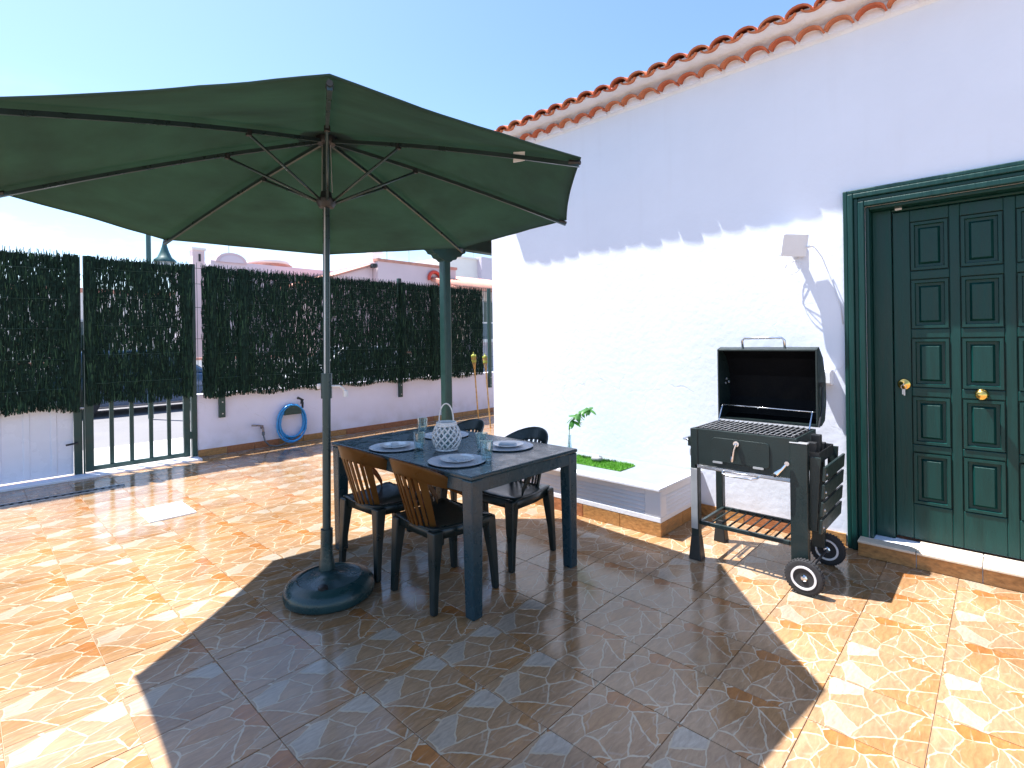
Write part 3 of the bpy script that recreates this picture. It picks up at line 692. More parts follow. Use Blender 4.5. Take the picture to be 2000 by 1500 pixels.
# ================================================================== PARASOL
PXY = Vector((1.485, 2.868)); ax = Vector((1.453, 2.868, 0))
par = thing('parasol', 'large dark green octagonal parasol with a wind-up pole', 'parasol', (1.46, 2.868, .02))
RR, ZR, ZH = 1.54, 2.203, 2.66
angs = [R(63 - 45 * k) for k in range(8)]
cxp, cyp = 1.49, 2.868
def tilt(x, y): return (-.024 * (y - cyp) + .008 * (x - cxp))
def rib_pt(a, t):          # t 0 hub .. 1 tip
    r = RR * t; z = ZH - .035 + (ZR - ZH + .035) * t + .03 * math.sin(math.pi * t) * .6
    x, y = cxp + r * math.cos(a), cyp + r * math.sin(a)
    return Vector((x, y, z + tilt(x, y)))
cn = MB(); NR, NA = 20, 14
grid = {}
for k in range(8):
    a0, a1 = angs[k], angs[(k + 1) % 8]
    for i in range(NR + 1):
        t = i / NR
        for j in range(NA):
            s_ = j / NA
            p0, p1 = rib_pt(a0, t), rib_pt(a1, t)
            q = p0.lerp(p1, s_); sag = 4 * s_ * (1 - s_)
            c0 = Vector((cxp, cyp, q.z))
            q = q.lerp(c0, .012 * sag * t * t)              # taut scalloped hem between the ribs
            q.z += .010 - .006 * sag * t * (1.15 - t) + .004 * t * noise.noise(Vector((q.x * 1.7, q.y * 1.7, 3.1))) + .005 * sag * noise.noise(Vector((q.x * 5, q.y * 5, 9.1)))
            grid[(k * NA + j, i)] = len(cn.v); cn.v.append(tuple(q))
NT_ = 8 * NA
for c_ in range(NT_):
    for i in range(NR):
        c2 = (c_ + 1) % NT_
        cn.f.append((grid[(c_, i)], grid[(c2, i)], grid[(c2, i + 1)], grid[(c_, i + 1)]))
can = new('canopy', cn, 'fabric', par, True)
sm = can.modifiers.new('thickness', 'SOLIDIFY'); sm.thickness = .0015
hem = MB(); hem.tube([Vector(cn.v[grid[(c_, NR)]]) for c_ in range(NT_)], .0045, 6, True); new('hem', hem, 'fabric', can, True)
vent = MB(); 
vent.lathe([(.17, 2.625), (.10, 2.668), (.03, 2.70), (.012, 2.715), (.014, 2.735), (.001, 2.745)], (cxp, cyp, 0), 16); new('vent', vent, 'fabric', can, True)
for a in angs:
    d = Vector((math.cos(a), math.sin(a), 0)); n_ = Vector((-d.y, d.x, 0))
    rb = MB(); pts = [rib_pt(a, .03 + .965 * k / 8) - Vector((0, 0, .014)) for k in range(9)]
    vs = []
    for p in pts:
        for u, w_ in ((-.008, 0), (.008, 0), (.008, -.020), (-.008, -.020)): vs.append(p + n_ * u + Vector((0, 0, w_)))
    fs = [(0, 1, 2, 3), (32, 35, 34, 33)]
    for k in range(8):
        for q in range(4): fs.append((k * 4 + q, k * 4 + (q + 1) % 4, k * 4 + 4 + (q + 1) % 4, k * 4 + 4 + q))
    rb.add(vs, fs); ro = new('rib', rb, 'dark_pole', par)
    # pocket of doubled cloth around the rib end
    e0 = rib_pt(a, .965); tipm = MB().tube([e0 - Vector((0, 0, .018)), rib_pt(a, 1.0) - Vector((0, 0, .012))], [.014, .010], 8); new('tip_cap', tipm, 'black', ro)
    s1 = rib_pt(a, .335) - Vector((0, 0, .04)); s0 = Vector((cxp, cyp, 2.245)) + d * .05
    new('strut', MB().tube([s0, s1], .0075, 8), 'dark_pole', par, True)
    new('joint', MB().box(-.011, .011, -.012, .012, -.014, .014), 'black', ro, loc=tuple(s1 + Vector((0, 0, .006))))
pm = MB(); top = Vector((cxp, cyp, 2.66)); bot = Vector((1.453, 2.868, .02))
at = lambda z: bot.lerp(top, (z - .02) / 2.64)
pm.tube([at(1.10), at(2.655)], .0195, 20); po = new('pole', pm, 'dark_pole', par, True, autos=50)
new('pole', MB().tube([at(.02), at(1.12)], .0235, 20), 'dark_pole', par, True, autos=50, label='thicker lower pole tube')
new('track', MB().tube([at(1.2) + Vector((-.017, -.013, 0)), at(2.24) + Vector((-.017, -.013, 0))], .0045, 6), 'zinc', po)
hb = MB().lathe([(.021, 2.205), (.042, 2.21), (.055, 2.235), (.055, 2.258), (.035, 2.265), (.030, 2.30), (.021, 2.305)], (at(2.24).x, at(2.24).y, 0), 16); new('runner', hb, 'black', par, True, autos=40)
hb = MB().lathe([(.021, 2.575), (.05, 2.58), (.06, 2.60), (.06, 2.625), (.02, 2.64)], (cxp, cyp, 0), 16); new('hub', hb, 'black', par, True, autos=40)
for sx_ in (-.03, .03):
    new('cord', MB().tube([Vector((cxp + sx_ * .7, cyp - sx_ * .7, 2.30)), Vector((cxp + sx_ * .55, cyp - sx_ * .55, 2.58))], .003, 5), 'zinc', par)
c_ = at(1.17); ck = MB().tube([at(1.10), at(1.245)], .031, 16); crank = new('crank_housing', ck, 'dark_pole', par, True, autos=40)
ck = MB().tube([c_ + Vector((.02, -.02, 0)), c_ + Vector((.05, -.05, 0)), c_ + Vector((.06, -.06, -.005)), c_ + Vector((.085, -.05, -.03))], .007, 8).lathe([(.001, -.02), (.014, -.02), (.015, .015), (.001, .02)], tuple(c_ + Vector((.09, -.052, -.045))), 10)
new('crank_handle', ck, 'white_plastic', crank, True, autos=40)
new('knob', MB().lathe([(.001, -.016), (.015, -.014), (.017, 0), (.015, .014), (.001, .016)], tuple(c_ + Vector((-.028, .028, 0))), 10), 'wheel_white', crank)
cl = MB().tube([at(.26), at(.345)], .034, 16); new('collar', cl, 'dark_pole', par, True, autos=40)
# care label sewn to the rib pocket
lt = rib_pt(angs[3], .80) + Vector((0, 0, -.045)); n_ = Vector((-math.sin(angs[3]), math.cos(angs[3]), 0)); d = Vector((math.cos(angs[3]), math.sin(angs[3]), 0))
tg = MB(); 
tg.hexa([lt - d * .03 - n_ * .003, lt + d * .03 - n_ * .003, lt + d * .03 + n_ * .001, lt - d * .03 + n_ * .001], [lt - d * .028 - n_ * .003 + Vector((0, 0, .05)), lt + d * .032 - n_ * .003 + Vector((0, 0, .043)), lt + d * .032 + Vector((0, 0, .043)), lt - d * .028 + Vector((0, 0, .05))])
new('care_label', tg, 'white_plastic', can)

pbse = thing('parasol_stand', 'round dark green water-filled base holding the parasol pole', 'parasol stand', (1.40, 2.735, 0))
bx, by = 1.43, 2.79
new('tank', MB().lathe([(.225, 0), (.242, .012), (.247, .04), (.240, .068), (.215, .092), (.175, .105), (.165, .098), (.10, .102), (.06, .112), (.05, .118), (.001, .118)], (bx, by, 0), 48), 'base', pbse, True, autos=35)
new('socket', MB().lathe([(.046, .112), (.042, .16), (.034, .20), (.034, .27), (.028, .275)], (1.4555, 2.868, 0), 20), 'base', pbse, True, autos=40)
new('filler_cap', MB().lathe([(.026, .098), (.026, .116), (.018, .121), (.001, .122)], (bx - .10, by - .12, 0), 16), 'black', pbse, True, autos=40)

# ================================================================== TABLE
TX0, TX1, TY0, TY1, TZ = 1.765, 2.665, 1.955, 3.385, .735
tb = thing('dining_table', 'rectangular dark anthracite plastic table laid for four under the parasol', 'table', ((TX0 + TX1) / 2, (TY0 + TY1) / 2, 0))
new('tabletop', MB().box(TX0, TX1, TY0, TY1, TZ - .022, TZ), 'table', tb, bevel=.006)
ap = MB(); i_ = .008
ap.box(TX0 + i_, TX1 - i_, TY0 + i_, TY0 + i_ + .022, TZ - .092, TZ - .0225); ap.box(TX0 + i_, TX1 - i_, TY1 - i_ - .022, TY1 - i_, TZ - .092, TZ - .0225)
ap.box(TX0 + i_, TX0 + i_ + .022, TY0 + i_ + .0225, TY1 - i_ - .0225, TZ - .092, TZ - .0225); ap.box(TX1 - i_ - .022, TX1 - i_, TY0 + i_ + .0225, TY1 - i_ - .0225, TZ - .092, TZ - .0225)
new('apron', ap, 'table', tb, bevel=.004)
for lx, ly in ((TX0, TY0), (TX1, TY0), (TX0, TY1), (TX1, TY1)):
    sx_ = 1 if lx == TX0 else -1; sy_ = 1 if ly == TY0 else -1
    a0, b0, a1, b1 = .003, .083, .008, .074
    new('leg', MB().hexa([(lx + sx_ * a1, ly + sy_ * a1, 0), (lx + sx_ * b1, ly + sy_ * a1, 0), (lx + sx_ * b1, ly + sy_ * b1, 0), (lx + sx_ * a1, ly + sy_ * b1, 0)][::1],
                         [(lx + sx_ * a0, ly + sy_ * a0, TZ - .0235), (lx + sx_ * b0, ly + sy_ * a0, TZ - .0235), (lx + sx_ * b0, ly + sy_ * b0, TZ - .0235), (lx + sx_ * a0, ly + sy_ * b0, TZ - .0235)]), 'table', tb, bevel=.008)

# ================================================================== CHAIRS
def make_chair(label, backmat):
    t = thing('plastic_chair', label, 'chair', (0, 0, 0), 0, 'plastic chairs at the table')
    # seat: shallow dished shell with a rolled front
    mb = MB(); NX, NY = 12, 10; vs = []
    for i in range(NX + 1):
        u = i / NX; x = -.195 + .415 * u
        half = (.185 + .035 * math.sin(math.pi * min(1, u * 1.1) / 2)) * (1 if u < .9 else 1 - (u - .9) * .8)
        for j in range(NY + 1):
            v = 2 * j / NY - 1
            z = .425 + .012 * u + .016 * v * v - .012 * math.sin(math.pi * u) - (.045 * ((u - .86) / .14) ** 2 if u > .86 else 0)
            vs.append((x, half * v, z))
    mb.add(vs, [(i * (NY + 1) + j, (i + 1) * (NY + 1) + j, (i + 1) * (NY + 1) + j + 1, i * (NY + 1) + j + 1) for i in range(NX) for j in range(NY)])
    o = new('seat', mb, 'chair', t, True, local=True); s_ = o.modifiers.new('t', 'SOLIDIFY'); s_.thickness = .007; s_.offset = -1
    sk = MB()                                  # skirt below the seat edge
    ring = [(-.19, -.18), (.0, -.213), (.17, -.212), (.205, -.19), (.205, .19), (.17, .212), (0, .213), (-.19, .18)]
    vs = [(x, y, .43) for x, y in ring] + [(x * .985, y * .985, .375) for x, y in ring]
    sk.add(vs, [(k, (k + 1) % 8, 8 + (k + 1) % 8, 8 + k) for k in range(8)])
    o = new('seat_rim', sk, 'chair', t, True, local=True); s_ = o.modifiers.new('t', 'SOLIDIFY'); s_.thickness = .007
    def surf(th, z):
        f_ = max(0, min(1, (z - .42) / .38))
        rx, ry = .195 + .115 * f_, .185 + .055 * f_
        return Vector((.02 - (rx + .02) * math.cos(th) if abs(th) < 1.6 else .02 - (rx + .02) * math.cos(th) * .9, ry * math.sin(th) * (1.0 if abs(th) < 1.57 else 1.0), z))
    def ztop(th):
        a = abs(th); return .465 + .335 * max(0, math.cos(min(a, 1.95) * .80)) ** .75 if a > .0 else .80
    # back rail: band that arches over the back and sweeps down as the arms
    mb = MB(); N = 40; vs = []
    for i in range(N + 1):
        th = -1.95 + 3.9 * i / N; zt = ztop(th); hgt = .085 if abs(th) < .8 else max(.052, .085 - (abs(th) - .8) * .05)
        for q in range(5):
            z = zt - hgt * q / 4; vs.append(surf(th, z) + Vector((0, 0, 0)))
    mb.add(vs, [(i * 5 + q, (i + 1) * 5 + q, (i + 1) * 5 + q + 1, i * 5 + q + 1) for i in range(N) for q in range(4)])
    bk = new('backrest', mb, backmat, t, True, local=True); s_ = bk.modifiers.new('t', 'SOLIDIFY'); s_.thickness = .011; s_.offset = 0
    bv = bk.modifiers.new('b', 'BEVEL'); bv.width = .003; bv.segments = 2; bv.limit_method = 'ANGLE'
    for k in range(9):                         # fanned slats
        th = -.62 + 1.24 * k / 8; wd = .020 if 0 < k < 8 else .042
        mb = MB(); vs = []; NZ = 6
        for q in range(NZ + 1):
            z = .425 + (ztop(th) - .065 - .425) * q / NZ
            th2 = th * (1.0 + .12 * (1 - q / NZ)); c = surf(th2, z); tn = (surf(th2 + .05, z) - surf(th2 - .05, z)).normalized(); nn = Vector((-tn.y, tn.x, 0)).normalized()
            w_ = wd * (.75 + .35 * q / NZ) / 2
            vs += [c - tn * w_ - nn * .004, c + tn * w_ - nn * .004, c + tn * w_ + nn * .004, c - tn * w_ + nn * .004]
        fs = [(0, 1, 2, 3), tuple(NZ * 4 + q for q in (3, 2, 1, 0))]
        for q in range(NZ):
            for e in range(4): fs.append((q * 4 + e, q * 4 + (e + 1) % 4, q * 4 + 4 + (e + 1) % 4, q * 4 + 4 + e))
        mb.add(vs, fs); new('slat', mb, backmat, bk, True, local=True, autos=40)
    for sx_, sy_ in ((-1, -1), (-1, 1), (1, -1), (1, 1)):
        tx, ty = (.175 * sx_ + (.015 if sx_ > 0 else 0)), .175 * sy_
        fx, fy = (.205 if sx_ < 0 else .225) * sx_, .195 * sy_
        mb = MB(); lo, hi, mid = [], [], []
        for (cx_, cy_, z, wx, wy, out) in ((fx, fy, 0, .017, .018, lo), (fx * .96, fy * .97, .16, .020, .022, mid), (tx, ty, .425, .034, .032, hi)):
            for a, b in ((-1, -1), (1, -1), (1, 1), (-1, 1)): out.append((cx_ + a * wx, cy_ + b * wy, z))
        mb.hexa(lo, mid); mb.f.pop(1); b_ = len(mb.v)
        mb2 = MB(); mb2.add(lo + mid + hi, [(3, 2, 1, 0), (8, 9, 10, 11)] + [(r * 4 + k, r * 4 + (k + 1) % 4, r * 4 + 4 + (k + 1) % 4, r * 4 + 4 + k) for r in (0, 1) for k in range(4)])
        new('leg', mb2, 'chair', t, local=True, bevel=.008)
    return t
ch = make_chair('dark plastic chair, sun through its back painted amber, beside the parasol pole, seen from behind', 'chair_back')
ch.location = (1.895, 2.925, 0); ch.rotation_euler = (0, 0, R(2))
c2 = copy_tree(ch); c2.location = (1.895, 2.35, 0); c2.rotation_euler = (0, 0, R(-3)); c2['label'] = 'dark plastic chair, sun through its back painted amber, at the near corner of the table, seen from behind'
c3 = make_chair('dark green plastic chair facing us, between the table and the white planter bench', 'chair')
c3.location = (2.53, 2.415, 0); c3.rotation_euler = (0, 0, math.pi + R(3))
c4 = copy_tree(c3); c4.location = (2.53, 3.06, 0); c4.rotation_euler = (0, 0, math.pi - R(2)); c4['label'] = 'dark green plastic chair mostly hidden behind the woven lantern, below the torches'

# ================================================================== TABLE SETTING
def lathe_obj(name, prof, c, mt, seg=40, par=None, autos=40): return new(name, MB().lathe(prof, (0, 0, 0), seg), mt, par, True, loc=c, autos=autos)
spots = [((1.945, 2.885), 'beside the chair by the pole'), ((1.945, 2.275), 'at the near corner of the table'), ((2.42, 2.95), 'behind the woven lantern'), ((2.425, 2.335), 'before the dark green chair')]
cm = pmesh = None
for k, ((x, y), wh) in enumerate(spots):
    rz = random.uniform(0, 6)
    if cm is None:
        o = lathe_obj('charger_plate', [(.001, 0), (.15, 0), (.165, .006), (.166, .009), (.160, .008), (.145, .004), (.001, .004)], (x, y, TZ + .001), 'mat_silver', 48); cm = o.data
    else: o = link('charger_plate', cm, None, (x, y, TZ + .001))
    tag(o, 'silvery round charger plate ' + wh, 'charger plate', 'charger plates on the table'); o.rotation_euler = (0, 0, rz)
    if pmesh is None:
        o = lathe_obj('plate', [(.001, 0), (.06, 0), (.066, .004), (.098, .013), (.1, .016), (.097, .0165), (.068, .008), (.001, .006)], (x, y, TZ + .006), 'porcelain', 40); pmesh = o.data
    else: o = link('plate', pmesh, None, (x + random.uniform(-.006, .006), y + random.uniform(-.006, .006), TZ + .006))
    tag(o, 'white porcelain plate ' + wh, 'plate', 'white plates on the chargers')
    # folded napkin with a fork on each plate
    n_ = MB(); n_.box(-.055, .055, -.024, .024, 0, .006).box(-.050, .053, -.022, .021, .0062, .011)
    o = new('napkin', n_, 'napkin', loc=(x, y, TZ + .0135), bevel=.002); o.rotation_euler = (0, 0, R(60 + 20 * k)); tag(o, 'folded pale napkin on the plate ' + wh, 'napkin', 'folded napkins')
gm = None
for (x, y), wh in (((2.00, 2.70), 'between the two plates nearest the pole'), ((2.075, 2.165), 'beside the plate at the near corner of the table'), ((2.235, 2.375), 'beside the plate before the dark green chair'), ((2.40, 3.20), 'behind the lantern near the far end of the table')):
    if gm is None:
        o = lathe_obj('drinking_glass', [(.001, 0), (.027, 0), (.030, .004), (.0345, .06), (.037, .108), (.0375, .11), (.0355, .109), (.033, .06), (.028, .014), (.001, .012)], (x, y, TZ + .0015), 'glass', 28); gm = o.data
        for v in gm.vertices:
            if .01 < v.co.z < .07:
                a = math.atan2(v.co.y, v.co.x); s_ = 1 + .018 * math.cos(a * 10); v.co.x *= s_; v.co.y *= s_
    else: o = link('drinking_glass', gm, None, (x, y, TZ + .0015))
    tag(o, 'clear drinking glass ' + wh, 'glass', 'drinking glasses')
# woven lantern
LX_, LY_ = 2.11, 2.565
ln = thing('lantern', 'white woven globe lantern with a hoop handle in the middle of the table', 'lantern', (LX_, LY_, TZ))
def lr(u): return .050 + .036 * math.sin(math.pi * (.06 + .88 * u)) ** .8 + (.002 if u < .5 else 0)
lat = MB()
for s_ in (1, -1):
    for k in range(13):
        pts = []
        for i in range(13):
            u = i / 12; a = 2 * math.pi * k / 13 + s_ * 1.55 * u; r = lr(u) + s_ * .0022
            pts.append((r * math.cos(a), r * math.sin(a), .012 + .146 * u))
        lat.tube(pts, .0052, 6)
lat.v = [(x + LX_, y + LY_, z + TZ) for x, y, z in lat.v]
new('woven_body', lat, 'lantern', ln, True)
for z, r in ((.008, lr(0)), (.160, lr(1)), (.172, lr(1) - .002)):
    new('hoop', MB().tube([(LX_ + r * math.cos(a), LY_ + r * math.sin(a), TZ + z) for a in [i * math.pi / 14 for i in range(28)]], .008, 8, True), 'lantern', ln, True)
hd = right * .045
new('handle', MB().tube([(LX_ + hd.x * math.cos(a), LY_ + hd.y * math.cos(a), TZ + .168 + .125 * max(0, math.sin(a)) ** .8) for a in [math.pi * i / 20 for i in range(21)]], .0042, 8), 'lantern', ln, True)
new('glass_insert', MB().lathe([(.001, .012), (.038, .012), (.040, .02), (.040, .13), (.037, .13), (.037, .02), (.001, .018)], (LX_, LY_, TZ), 20), 'glass', ln, True, autos=40)

# ================================================================== PLANTER BENCH
pl = thing('planter_bench', 'low white masonry planter bench with louvred sides against the house wall', 'planter bench', (3.76, 2.77, 0))
bx0, bx1, by0, by1 = 3.42, XW - .002, 1.79, 3.75
new('plinth', MB().box(bx0 + .012, bx1, by0 + .012, by1 - .012, -.005, .10), 'mortar', pl)
y_ = by0; k = 0
while y_ < by1 - .01:
    new('skirting_tile', MB().box(bx0 + .001, bx0 + .011, y_, min(y_ + .336, by1), .001, .099), ['skirt', 'skirt', 'skirt_b'][k % 3], pl, bevel=.002); y_ += .34; k += 1
x_ = bx0 + .012
while x_ < bx1 - .02:
    new('skirting_tile', MB().box(x_, min(x_ + .336, bx1), by0 + .001, by0 + .011, .001, .099), 'skirt', pl, bevel=.002); x_ += .34
bd = MB()
bd.box(bx0 + .02, bx1, by0 + .02, by1, .1005, .33)
bd.box(bx0, bx0 + .019, by0, by1, .101, .140)                                   # bottom rail
bd.box(bx0, bx0 + .019, by0, by0 + .125, .1405, .33); bd.box(bx0, bx0 + .019, by1 - .125, by1, .1405, .33)
bd.box(bx0, bx0 + .019, by0 + .1255, by1 - .1255, .288, .33)
bd.box(bx0 + .0195, bx1, by0, by0 + .019, .101, .140); bd.box(bx0 + .0195, bx1, by0, by0 + .019, .288, .33)
bd.box(bx0 + .0195, bx0 + .09, by0, by0 + .019, .1405, .2875); bd.box(bx1 - .09, bx1, by0, by0 + .019, .1405, .2875)
new('body', bd, 'white_paint', pl, bevel=.004)
for k in range(5):
    z = .141 + .0295 * k
    new('slat', MB().prism([(bx0 + .020, z), (bx0 + .004, z), (bx0 + .004, z + .006), (bx0 + .018, z + .027), (bx0 + .020, z + .027)], by0 + .126, by1 - .126, 'y'), 'white_paint', pl)
    new('slat', MB().prism([(by0 + .020, z), (by0 + .004, z), (by0 + .004, z + .006), (by0 + .018, z + .027), (by0 + .020, z + .027)], bx0 + .091, bx1 - .091, 'x'), 'white_paint', pl)
cp = MB(); cp.box(bx0 - .034, bx0 + .05, by0 - .012, by1, .3305, .356); cp.box(bx0 + .0505, bx1, by0 - .012, by0 + .05, .3305, .356)
new('cap', cp, 'white_paint', pl, bevel=.006)
new('top_slab', MB().box(bx0 + .051, bx1, by0 + .051, by1, .3305, .346), 'top_slab', pl)
# grass mat, stone, vase with plant
gx0, gx1, gy0, gy1 = 3.665, 3.905, 2.27, 2.86
gmth = thing('grass_mat', 'rectangle of bright artificial grass on top of the white planter bench', 'grass mat', ((gx0 + gx1) / 2, (gy0 + gy1) / 2, .346))
new('backing', MB().box(gx0, gx1, gy0, gy1, .347, .354), 'turf', gmth)
bl = MB()
for k in range(4200):
    x, y = random.uniform(gx0, gx1), random.uniform(gy0, gy1); a = random.uniform(0, 6.28); h_ = random.uniform(.010, .026); w_ = .0028
    lx, ly = random.gauss(0, .008), random.gauss(0, .008)
    bl.add([(x - w_ * math.cos(a), y - w_ * math.sin(a), .353), (x + w_ * math.cos(a), y + w_ * math.sin(a), .353), (x + lx, y + ly, .353 + h_)], [(0, 1, 2)])
new('blades', bl, 'turf', gmth, kind='stuff')
s_ = MB().lathe([(.001, 0), (.034, .0), (.045, .014), (.040, .034), (.022, .044), (.001, .046)], (0, 0, 0), 14)
s_.v = [(x * (1 + .15 * math.sin(5 * y * 30)) + .0, y * 1.2, z) for x, y, z in s_.v]
o = new('stone', s_, 'stone', loc=(3.80, 2.585, .366), smooth=True); tag(o, 'small grey stone lying on the artificial grass', 'stone')
vs_ = (3.83, 2.90)
o = lathe_obj('vase', [(.001, 0), (.030, 0), (.034, .006), (.036, .04), (.020, .09), (.014, .15), (.015, .19), (.018, .20), (.0165, .199), (.012, .15), (.017, .09), (.032, .04), (.028, .012), (.001, .010)], (vs_[0], vs_[1], .347), 'glass', 24)
tag(o, 'slim clear glass vase on the bench beside the artificial grass', 'vase')
plant = thing('potted_sprig', 'leafy green sprig leaning out of the slim glass vase', 'plant', (vs_[0], vs_[1], .36)); plant.name = 'leafy_sprig'
sp = [(vs_[0], vs_[1], .36), (vs_[0] - .002, vs_[1] + .005, .50), (vs_[0] - .005, vs_[1] - .005, .62), (vs_[0] - .005, vs_[1] - .05, .70), (vs_[0] - .005, vs_[1] - .12, .77), (vs_[0] - .005, vs_[1] - .20, .815), (vs_[0], vs_[1] - .245, .80)]
new('stem', MB().tube(sp, [.0035, .0035, .003, .003, .0025, .002, .001], 6), 'stem', plant, True)
lf = MB(); Lh = 1.0; vs = []
for i in range(7):
    u = i / 6; w_ = .20 * math.sin(math.pi * min(1, u * .95 + .04)) ** .8; z = -.22 * u * u
    vs += [(u, -w_, z - .05), (u, 0, z), (u, w_, z - .05)]
lf.add(vs, [(i * 3 + q, i * 3 + 3 + q, i * 3 + 4 + q, i * 3 + 1 + q) for i in range(6) for q in (0, 1)])
lme = lf.mesh('leaf', True); lme.materials.append(M['leaf'])
rl = random.Random(3)
for k in range(34):
    u = .40 + .60 * k / 33; q = u * 6; i = min(5, int(q)); p = Vector(sp[i]).lerp(Vector(sp[i + 1]), q - i)
    o = link('leaf', lme, plant, tuple(p)); s_ = rl.uniform(.065, .115)
    o.scale = (s_, s_ * .95, s_); o.rotation_euler = (rl.uniform(-.5, .5), rl.uniform(-.3, .9), rl.uniform(0, 6.28))

# ================================================================== BARBECUE
bq = thing('barbecue', 'black charcoal grill trolley with its lid open beside the front door', 'barbecue', (3.45, 1.16, 0))
F, Bk, YL, YR = 3.235, 3.66, 1.468, .856
fb = MB()
for (a, b, c_, d, e, f_) in ((F, F + .012, YL, YR, .612, .842), (Bk - .012, Bk, YL, YR, .612, .842), (F + .0125, Bk - .0125, YL, YL - .012, .612, .842), (F + .0125, Bk - .0125, YR + .012, YR, .612, .842), (F + .0125, Bk - .0125, YL - .0125, YR + .0125, .612, .625)): fb.box(a, b, c_, d, e, f_)
new('firebox', fb, 'bbq', bq, bevel=.004)
new('rim', MB().box(F + .013, F + .045, YL - .013, YR + .013, .834, .840).box(Bk - .045, Bk - .013, YL - .013, YR + .013, .834, .840).box(F + .0455, Bk - .0455, YR + .013, YR + .04, .834, .840).box(F + .0455, Bk - .0455, YL - .013, YL - .04, .834, .840), 'bbq_in', bq)
# charcoal door: rounded plate
def rrect(y0, y1, z0, z1, r, n=4):
    pts = []
    for cy_, cz_, a0 in ((y1 - r, z1 - r, 0), (y0 + r, z1 - r, 90), (y0 + r, z0 + r, 180), (y1 - r, z0 + r, 270)):
        for k in range(n + 1): a = R(a0 + 90 * k / n); pts.append((cy_ + r * math.cos(a), cz_ + r * math.sin(a)))
    return pts
new('coal_door', MB().prism(rrect(.998, 1.338, .648, .798, .022), F - .008, F - .0005, 'x'), 'bbq', bq, bevel=.003)
for y in (1.30, 1.06): new('door_tab', MB().prism(rrect(y - .03, y + .03, .640, .652, .004), F - .012, F - .0085, 'x'), 'zinc', bq)
new('door_latch', MB().lathe([(.001, 0), (.017, 0), (.017, .012), (.001, .014)], (F - .023, 1.182, .775), 14, 'x').tube([(F - .026, 1.182, .775), (F - .034, 1.192, .74), (F - .030, 1.205, .668)], [.009, .008, .011], 8), 'steel', bq, True, autos=40)
new('damper_lever', MB().tube([(F - .02, .905, .695), (F - .03, .925, .665), (F - .035, .955, .635)], [.007, .007, .013], 8).lathe([(.001, 0), (.013, 0), (.013, .012), (.001, .012)], (F - .028, .90, .70), 10, 'x'), 'steel', bq, True, autos=40)
new('lever_grip', MB().tube([(F - .035, .955, .637), (F - .037, .968, .622)], .012, 8), 'black', bq, True)
new('ash_tray', MB().box(F + .01, Bk - .02, YL - .03, YR + .03, .585, .611), 'zinc', bq, bevel=.003)
new('trim_strip', MB().box(F - .004, F + .009, YL - .02, YR + .02, .592, .6115), 'steel', bq, bevel=.002)
new('tray_handle', MB().tube([(F - .002, 1.27, .594), (F - .035, 1.262, .588), (F - .045, 1.235, .582), (F - .045, 1.09, .582), (F - .035, 1.065, .588), (F - .002, 1.055, .594)], .006, 8), 'steel', bq, True)
# cooking grate
for k in range(5):
    x = F + .035 + (Bk - F - .07) * k / 4
    new('grate_bar', MB().tube([(x, YL - .016, .8430), (x, YR + .016, .8430)], .0035, 6), 'iron', bq)
for k in range(19):
    y = YL - .03 - (YL - YR - .06) * k / 18
    new('grate_rail', MB().tube([(F + .016, y, .8495), (Bk - .016, y, .8495)], .0030, 6), 'zinc', bq)
# coals
cb = MB(); rc = random.Random(9)
for k in range(70):
    x, y, r = rc.uniform(F + .04, Bk - .04), rc.uniform(YR + .04, YL - .04), rc.uniform(.014, .028)
    cb.lathe([(.001, -r * .7), (r * .8, -r * .5), (r, .1 * r), (r * .6, r * .6), (.001, r * .7)], (x, y, .70 + rc.uniform(0, .03)), 6)
new('coals', cb, 'bbq_in', bq, kind='stuff')
new('coal_pan', MB().box(F + .02, Bk - .02, YR + .02, YL - .02, .68, .688), 'bbq_in', bq)
# lid, tipped open to the wall: hollow shell, mouth towards us
ld = MB(); HX, HZ = Bk - .005, .852
prof = [(0, 0), (.0, .485), (.055, .500), (.15, .43), (.215, .30), (.225, .14), (.18, .02), (.10, -.005)]
outer = [(HX + u, HZ + w_) for u, w_ in prof]
inner = [(HX + u, HZ + w_) for u, w_ in [(.0, .012), (.0, .473), (.052, .487), (.142, .422), (.204, .297), (.213, .142), (.172, .03), (.10, .007)]]
n_ = len(outer); yl, yr = YL - .003, YR - .012
for side, y0, y1 in ((0, yl, yl - .010), (1, yr + .010, yr)):
    ld.prism(outer, min(y0, y1), max(y0, y1), 'y')
vs = [(x, y, z) for y in (yl - .010, yr + .010) for pr in (outer, inner) for x, z in pr]
fs = []
for k in range(1, n_):
    k2 = (k + 1) % n_
    fs += [(k, k2, 2 * n_ + k2, 2 * n_ + k), (n_ + k2, n_ + k, 3 * n_ + k, 3 * n_ + k2)]
fs += [(1, 2 * n_ + 1, 3 * n_ + 1, n_ + 1), (0, n_, 3 * n_, 2 * n_)]
ld.add(vs, fs)
lid = new('lid', ld, 'bbq', bq, bevel=.003)
ins = MB(); vs = [(x - .0008, y, z) for y in (yl - .0105, yr + .0105) for x, z in inner]; fs = [(k, (k + 1) % n_, n_ + (k + 1) % n_, n_ + k) for k in range(1, n_)]
ins.add(vs, fs)
new('lid_lining', ins, 'bbq_in', lid)
new('lid_handle', MB().tube([(HX + .03, 1.30, 1.335), (HX + .02, 1.30, 1.395), (HX + .018, 1.285, 1.412), (HX + .018, 1.05, 1.412), (HX + .02, 1.035, 1.395), (HX + .03, 1.035, 1.335)], .008, 10), 'steel', lid, True)
wr = MB()
for k in range(5): wr.tube([(HX + .01 + .028 * k, YL - .02, .952 - .003 * k), (HX + .01 + .028 * k, YR + .01, .945 - .003 * k)], .004, 6)
